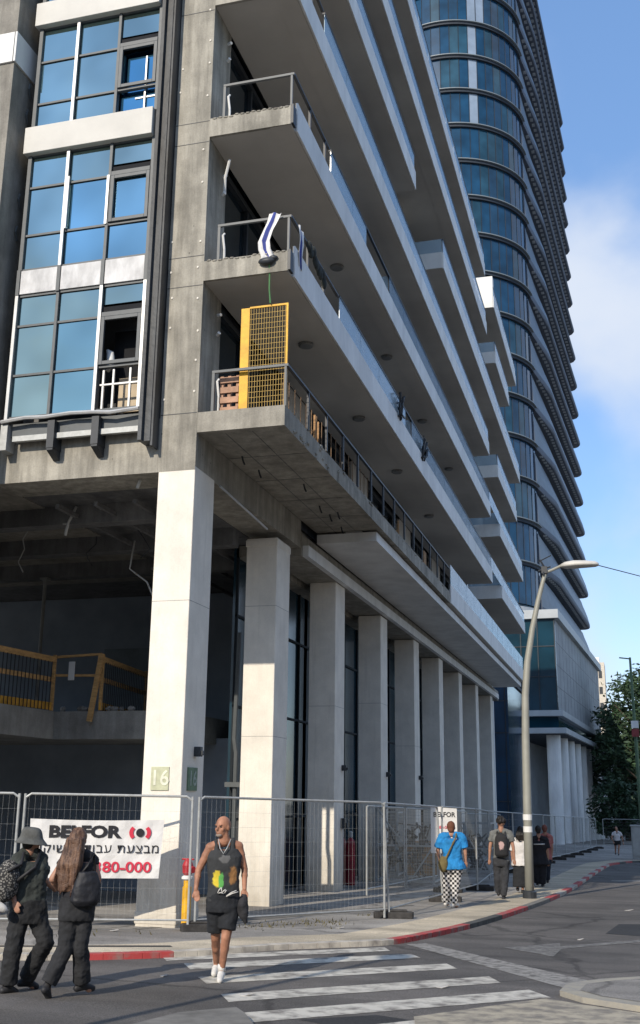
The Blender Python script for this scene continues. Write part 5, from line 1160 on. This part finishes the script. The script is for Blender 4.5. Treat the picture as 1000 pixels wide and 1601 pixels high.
for s in ('l', 'r'): m = MB(); a = j['a'+s]; m.tube([a+Vector((0, 0, -.01)), a+Vector((0, 0, .07))], [.046, .043], 12); obj('sock', m, M_SHOEW, tm_, smooth=True, local=True)
m = MB(); a = j['wr']; m.tube([a+Vector((.0, -.02, -.05)), a+Vector((-.02, -.03, -.16)), a+Vector((.0, -.02, -.28)), a+Vector((.03, -.02, -.36))], [.035, .06, .055, .025], 10); m.tube([a+Vector((-.02, -.03, -.1)), a+Vector((-.07, -.02, -.2)), a+Vector((-.06, -.02, -.26))], [.03, .04, .015], 8)
o = obj('carried_shirt', m, cloth('dark_carried_cloth', (.03, .03, .034)), smooth=True, local=True); fleshy(o, .01, .03); o.location = tm_.location; o.rotation_euler = tm_.rotation_euler; tag(o, 'dark cloth carried in the left hand of the bald man', 'cloth')
m = MB(); m.ellipsoid(hp(0, .062, -.088), (.040, .034, .024), 10, 6, rot=RH); obj('beard', m, mat('grey_beard', (.30, .24, .20), .9), tm_, smooth=True, local=True)
m = MB(); n0 = j['neck']; m.tube([n0+Vector((-.07, -.03, .02)), n0+Vector((-.05, -.13, -.07)), n0+Vector((-.01, -.150, -.13)), n0+Vector((.03, -.13, -.07)), n0+Vector((.07, -.03, .02))], .006, 6); obj('necklace', m, M_GALV, tm_, local=True)
m = MB(); c = Vector((-.02, -.158, .90)); 
for i, (x0, z0, x1, z1) in enumerate(((-.07, .93, -.03, .99), (-.03, .99, -.02, .93), (-.02, .93, .02, .97), (-.06, .93, 0, .925), (.03, .90, .14, .96), (.03, .895, .16, .945), (.01, .93, .03, .96))): m.tube([(x0, -.150-.0*i, z0), ((x0+x1)/2, -.156, (z0+z1)/2+.008), (x1, -.150, z1)], .0055, 5)
obj('script_print', m, M_SHOEW, tm_, smooth=True, local=True)
# -- person in a bucket hat
M_PACK = pattern_cloth('speckled_pack', (.20, .19, .17), (.022, .022, .022), 46, 'v')
t2, j, L3, hp, RH = person(30, 1552, 0, 'person in a grey bucket hat and dark clothes with a speckled backpack', dict(
    head=(50, 1314, 0), neck=(46, 1331, .0), sl=(28, 1343, -.02), sr=(64, 1341, .04), el=(14, 1378, -.05), er=(66, 1373, -.02), wl=(22, 1408, -.12), wr=(80, 1386, .06), fr=(88, 1388, .08),
    hl=(32, 1424, 0), hr=(55, 1424, .03), kl=(20, 1484, -.04), kr=(71, 1474, -.02), al=(12, 1541, 0), ar=(40, 1530, .20), tl=(24, 1556, .05), tr=(56, 1547, .22)),
    dict(skin=M_SKIN, shirt=cloth('dark_green_shirt', (.045, .052, .048)), pants=cloth('black_trousers', (.022, .023, .025)), shoe=M_SHOED, face=(.72, .6, -.1), body=(.6, .8, 0), vox=.010, sleeve=.72, sw=.028, pw=.030, pf=1.5, hair=('short', M_HAIRD), fold=.025, girth=1.05))
m = MB(); R = []
for (z, r_, o_) in ((.135, .03, 0), (.13, .085, 0), (.09, .108, 0), (.035, .118, 0), (.02, .125, 0), (-.02, .165, .01), (-.032, .175, .01), (-.038, .165, .01), (.0, .12, 0)): c = hp(0, -.01, z); R.append((c+Vector((0, 0, .0)), Vector((r_, 0, -.10*r_)), Vector((0, r_*1.02, 0))))
loft(m, R, 20); o = obj('bucket_hat', m, cloth('grey_hat_cloth', (.11, .112, .105)), t2, smooth=True, local=True); o.modifiers.new('s', 'SUBSURF').levels = 1
sm = (j['sl']+j['sr'])/2; hp_ = (j['hl']+j['hr'])/2
m = MB(); c = sm.lerp(hp_, .40)+Vector((-.21, -.15, 0)); m.ellipsoid(c, (.12, .12, .21), 14, 10); m.ellipsoid(c+Vector((-.04, -.05, -.1)), (.09, .09, .12), 10, 8)
bp_ = obj('backpack', m, M_PACK, smooth=True, local=True); fleshy(bp_, .012, .02); bp_.location = t2.location; bp_.rotation_euler = t2.rotation_euler; tag(bp_, 'black and white speckled backpack worn by the person in the bucket hat', 'backpack')
m = MB(); m.tube([sm+Vector((-.06, -.12, .07)), sm+Vector((-.08, -.16, -.05)), c+Vector((0, -.12, .1))], .018, 6); m.tube([sm+Vector((.10, -.05, .08)), sm+Vector((.06, -.14, -.08)), c+Vector((.09, -.06, .0))], .018, 6); obj('strap', m, M_SHOED, bp_, smooth=True, local=True)
m = MB(); m.ellipsoid(c+Vector((-.06, -.10, -.24)), (.10, .04, .045), 12, 8, rot=Matrix.Rotation(.5, 3, 'Y')); obj('white_pocket', m, M_SHOEW, bp_, smooth=True, local=True)
# -- woman with long hair
t3, j, L3, hp, RH = person(112, 1560, 0, 'woman with very long brown hair and black clothes carrying a black shoulder bag', dict(
    head=(123, 1313, 0), neck=(122, 1333, 0), sl=(102, 1345, -.02), sr=(144, 1343, .03), el=(82, 1374, -.03), er=(153, 1374, -.03), wl=(90, 1390, .12), wr=(148, 1394, .02), fl=(98, 1390, .15),
    hl=(109, 1420, 0), hr=(131, 1420, .02), kl=(102, 1482, -.02), kr=(126, 1482, .0), al=(74, 1540, -.04), ar=(128, 1538, .12), tl=(76, 1566, .0), tr=(144, 1550, .16)),
    dict(skin=M_SKIN, shirt=cloth('black_top', (.02, .02, .024)), pants=cloth('black_wide_trousers', (.026, .027, .03)), shoe=M_SHOED, face=(.35, .93, 0), body=(.6, .8, 0), fem=1, vox=.010, sleeve=.36, sw=.014, pw=.024, pf=1.9, hair=('long', M_HAIRB), hl=.54, hx=-.07, fold=.02, k=.96, shirt0=.0))
m = MB(); sm = (j['sl']+j['sr'])/2; hp_ = (j['hl']+j['hr'])/2; c = hp_+Vector((.08, -.13, .20))
R = [((c.x, c.y, c.z-.17), (.11, .03, 0), (-.015, .05, 0)), ((c.x, c.y, c.z-.12), (.15, .04, 0), (-.02, .08, 0)), ((c.x, c.y, c.z+.05), (.13, .03, 0), (-.02, .07, 0)), ((c.x, c.y, c.z+.16), (.09, .02, 0), (-.01, .04, 0))]
loft(m, R, 14); bg_ = obj('shoulder_bag', m, cloth('black_bag', (.016, .017, .022), rough=.6), smooth=True, local=True); fleshy(bg_, .012, .02); bg_.location = t3.location; bg_.rotation_euler = t3.rotation_euler; tag(bg_, 'soft black shoulder bag at the hip of the long-haired woman', 'bag')
m = MB(); m.tube([c+Vector((-.06, 0, .14)), sm+Vector((.09, -.12, -.05)), sm+Vector((.15, -.02, .06)), c+Vector((.08, .02, .14))], .012, 6); obj('strap', m, M_SHOED, bg_, smooth=True, local=True)
# -- man in blue shirt and checked trousers
t4, j, L3, hp, RH = person(708, 1419, .065, 'man in a bright blue shirt and checked trousers seen from behind', dict(
    head=(705, 1294, 0), neck=(706, 1304, 0), sl=(690, 1309, 0), sr=(722, 1309, 0), el=(684, 1330, 0), er=(727, 1330, .0), wl=(687, 1344, .06), wr=(728, 1346, .03),
    hl=(699, 1354, 0), hr=(716, 1354, 0), kl=(698, 1385, .02), kr=(712, 1385, -.02), al=(697, 1411, .12), ar=(708, 1414, -.05), tl=(700, 1415, .26), tr=(716, 1418, .06)),
    dict(skin=M_SKIN, shirt=mat('bright_blue_cloth', (.02, .22, .52), .9, .2, 7, .2, 30), pants=pattern_cloth('checked_cloth', (.60, .58, .56), (.02, .02, .022), 22), shoe=M_SHOEW, face=(.1, 1, 0), body=(0, 1, 0), vox=.013, sleeve=.80, sw=.045, pw=.028, flare=.16, girth=1.08, hair=('short', mat('auburn_hair', (.14, .055, .03), .8)), shirt0=-.10, fold=.03))
m = MB(); s_ = j['sl'].lerp(j['sr'], .72)+Vector((0, -.15, .02)); e_ = j['hl']+Vector((-.06, -.14, .08)); m.tube([s_+Vector((0, .10, .05)), s_, s_.lerp(e_, .5)+Vector((0, -.03, 0)), e_], .022, 6); m.ellipsoid(e_+Vector((-.02, -.02, -.04)), (.10, .07, .16), 12, 9)
o = obj('sling_bag', m, cloth('olive_bag', (.16, .125, .05)), smooth=True, local=True); fleshy(o, .012, .02); o.location = t4.location; o.rotation_euler = t4.rotation_euler; tag(o, 'olive brown sling bag across the back of the man in blue', 'bag')
# -- man with black backpack
t5, j, L3, hp, RH = person(783, 1405, .065, 'man in a grey shirt and dark trousers with a black printed backpack and bushy hair', dict(
    head=(783, 1287, 0), neck=(783, 1298, 0), sl=(770, 1303, 0), sr=(797, 1303, 0), el=(766, 1324, 0), er=(802, 1324, 0), wl=(765, 1343, .04), wr=(804, 1344, .02),
    hl=(777, 1346, 0), hr=(790, 1346, 0), kl=(778, 1374, .02), kr=(789, 1374, -.02), al=(779, 1397, .1), ar=(787, 1402, -.05), tl=(779, 1399, .28), tr=(789, 1406, .10)),
    dict(skin=M_SKIN, shirt=cloth('grey_shirt', (.16, .165, .16)), pants=cloth('charcoal_trousers', (.04, .042, .048)), shoe=M_SHOED, face=(0, 1, 0), body=(0, 1, 0), vox=.013, sleeve=.6, sw=.03, pw=.030, hair=('curly', M_HAIRD), fold=.02))
m = MB(); sm = (j['sl']+j['sr'])/2; hq = (j['hl']+j['hr'])/2; c = sm.lerp(hq, .42)+Vector((0, -.18, 0)); R = [((c.x, c.y, c.z+z), (a, 0, 0), (0, b_, 0)) for z, a, b_ in ((-.24, .13, .07), (-.2, .155, .10), (0, .155, .11), (.18, .135, .09), (.25, .07, .05))]; loft(m, R, 16)
bp_ = obj('backpack', m, blob_cloth('printed_pack', (.018, .018, .02), [((c.x, c.y-.12, c.z), (.07, .2, .10), (.45, .30, .28))], 30), smooth=True, local=True); fleshy(bp_, .012, .01); bp_.location = t5.location; bp_.rotation_euler = t5.rotation_euler; tag(bp_, 'black backpack with a pale round print on the back of the man with bushy hair', 'backpack')
m = MB()
for s in (-1, 1): m.tube([c+Vector((s*.09, .02, .2)), sm+Vector((s*.09, .0, .09)), sm+Vector((s*.10, .12, -.02))], .02, 6)
obj('strap', m, M_SHOED, bp_, smooth=True, local=True)
# -- woman in white top
t6, j, L3, hp, RH = person(814, 1396, .065, 'woman with long dark hair, white top and long black skirt walking beside the lamp post', dict(
    head=(813, 1299, 0), neck=(813, 1310, 0), sl=(803, 1315, 0), sr=(823, 1315, 0), el=(800, 1332, 0), er=(826, 1332, 0), wl=(801, 1348, .03), wr=(826, 1349, .02),
    hl=(808, 1350, 0), hr=(818, 1350, 0), kl=(809, 1373, .02), kr=(817, 1373, -.02), al=(809, 1390, .05), ar=(817, 1392, -.03), tl=(810, 1392, .2), tr=(819, 1396, .10)),
    dict(skin=M_SKIN, shirt=cloth('white_top', (.62, .60, .58), .06), skirt=cloth('black_skirt', (.02, .022, .026)), shoe=M_SHOED, face=(0, 1, 0), body=(0, 1, 0), fem=1, k=.92, vox=.014, sleeve=.9, sw=.03, hair=('long', M_HAIRD), hl=.26, flare=.15))
# -- person in dark clothes with pale stripe
t7, j, L3, hp, RH = person(846, 1386, .065, 'person in a black outfit with a pale shoulder stripe, right of the lamp post', dict(
    head=(841, 1298, 0), neck=(842, 1308, 0), sl=(832, 1313, 0), sr=(853, 1313, 0), el=(829, 1330, 0), er=(856, 1332, 0), wl=(830, 1345, .03), wr=(857, 1347, .02),
    hl=(839, 1348, 0), hr=(849, 1348, 0), kl=(840, 1368, .02), kr=(848, 1368, -.02), al=(840, 1381, .05), ar=(848, 1383, -.03), tl=(841, 1383, .2), tr=(850, 1386, .10)),
    dict(skin=M_SKIN, shirt=cloth('black_tunic', (.018, .018, .022)), pants=cloth('black_loose_trousers', (.018, .018, .022)), shoe=M_SHOED, face=(0, 1, 0), body=(0, 1, 0), vox=.015, sleeve=.7, sw=.05, pw=.05, girth=1.1, hair=('short', M_HAIRD), flare=.2, k=.97))
m = MB(); s0_ = j['sl'].lerp(j['sr'], .1)+Vector((0, -.165, -.11)); s1_ = j['sl'].lerp(j['sr'], .9)+Vector((0, -.165, -.11)); m.tube([s0_+Vector((0, .03, 0)), s0_.lerp(s1_, .5)+Vector((0, -.01, 0)), s1_+Vector((0, .03, 0))], .016, 8); obj('pale_stripe', m, M_SHOEW, t7, smooth=True, local=True)
# -- pink top, mostly hidden
t8, j, L3, hp, RH = person(854, 1380, .065, 'person in a pink top mostly hidden behind the one in black', dict(
    head=(851, 1296, 0), neck=(852, 1304, 0), sl=(844, 1309, 0), sr=(861, 1309, 0), el=(842, 1326, 0), er=(863, 1326, 0), wl=(843, 1340, .03), wr=(862, 1341, .02),
    hl=(849, 1344, 0), hr=(857, 1344, 0), kl=(850, 1362, .02), kr=(856, 1362, -.02), al=(850, 1376, .05), ar=(856, 1377, -.03), tl=(851, 1378, .2), tr=(857, 1380, .10)),
    dict(skin=M_SKIN, shirt=cloth('pink_top', (.45, .16, .14)), pants=cloth('dark_jeans', (.02, .024, .035)), shoe=M_SHOED, face=(0, 1, 0), body=(0, 1, 0), vox=.016, sleeve=.6, k=.95, hair=('short', mat('reddish_hair', (.20, .07, .05), .8))))
# -- far woman in white coming this way
t9, j, L3, hp, RH = person(965, 1337, .065, 'distant woman in a white top and black shorts walking towards the viewer', dict(
    head=(963, 1295, 0), neck=(964, 1300, 0), sl=(958, 1303, 0), sr=(970, 1303, 0), el=(956, 1310, -.05), er=(973, 1311, 0), wl=(959, 1316, -.15), wr=(974, 1318, -.05),
    hl=(962, 1317, 0), hr=(968, 1317, 0), kl=(962, 1326, .1), kr=(967, 1326, -.1), al=(962, 1334, .25), ar=(967, 1335, -.1), tl=(962, 1336, .10), tr=(967, 1338, -.3)),
    dict(skin=M_SKIN, shirt=cloth('white_tshirt', (.66, .63, .62), .06), pants=cloth('black_short_shorts', (.02, .02, .02)), short=.45, shoe=M_SHOED, face=(0, -1, 0), fem=1, vox=.02, sleeve=.5, hair=('short', M_HAIRD), k=.95))
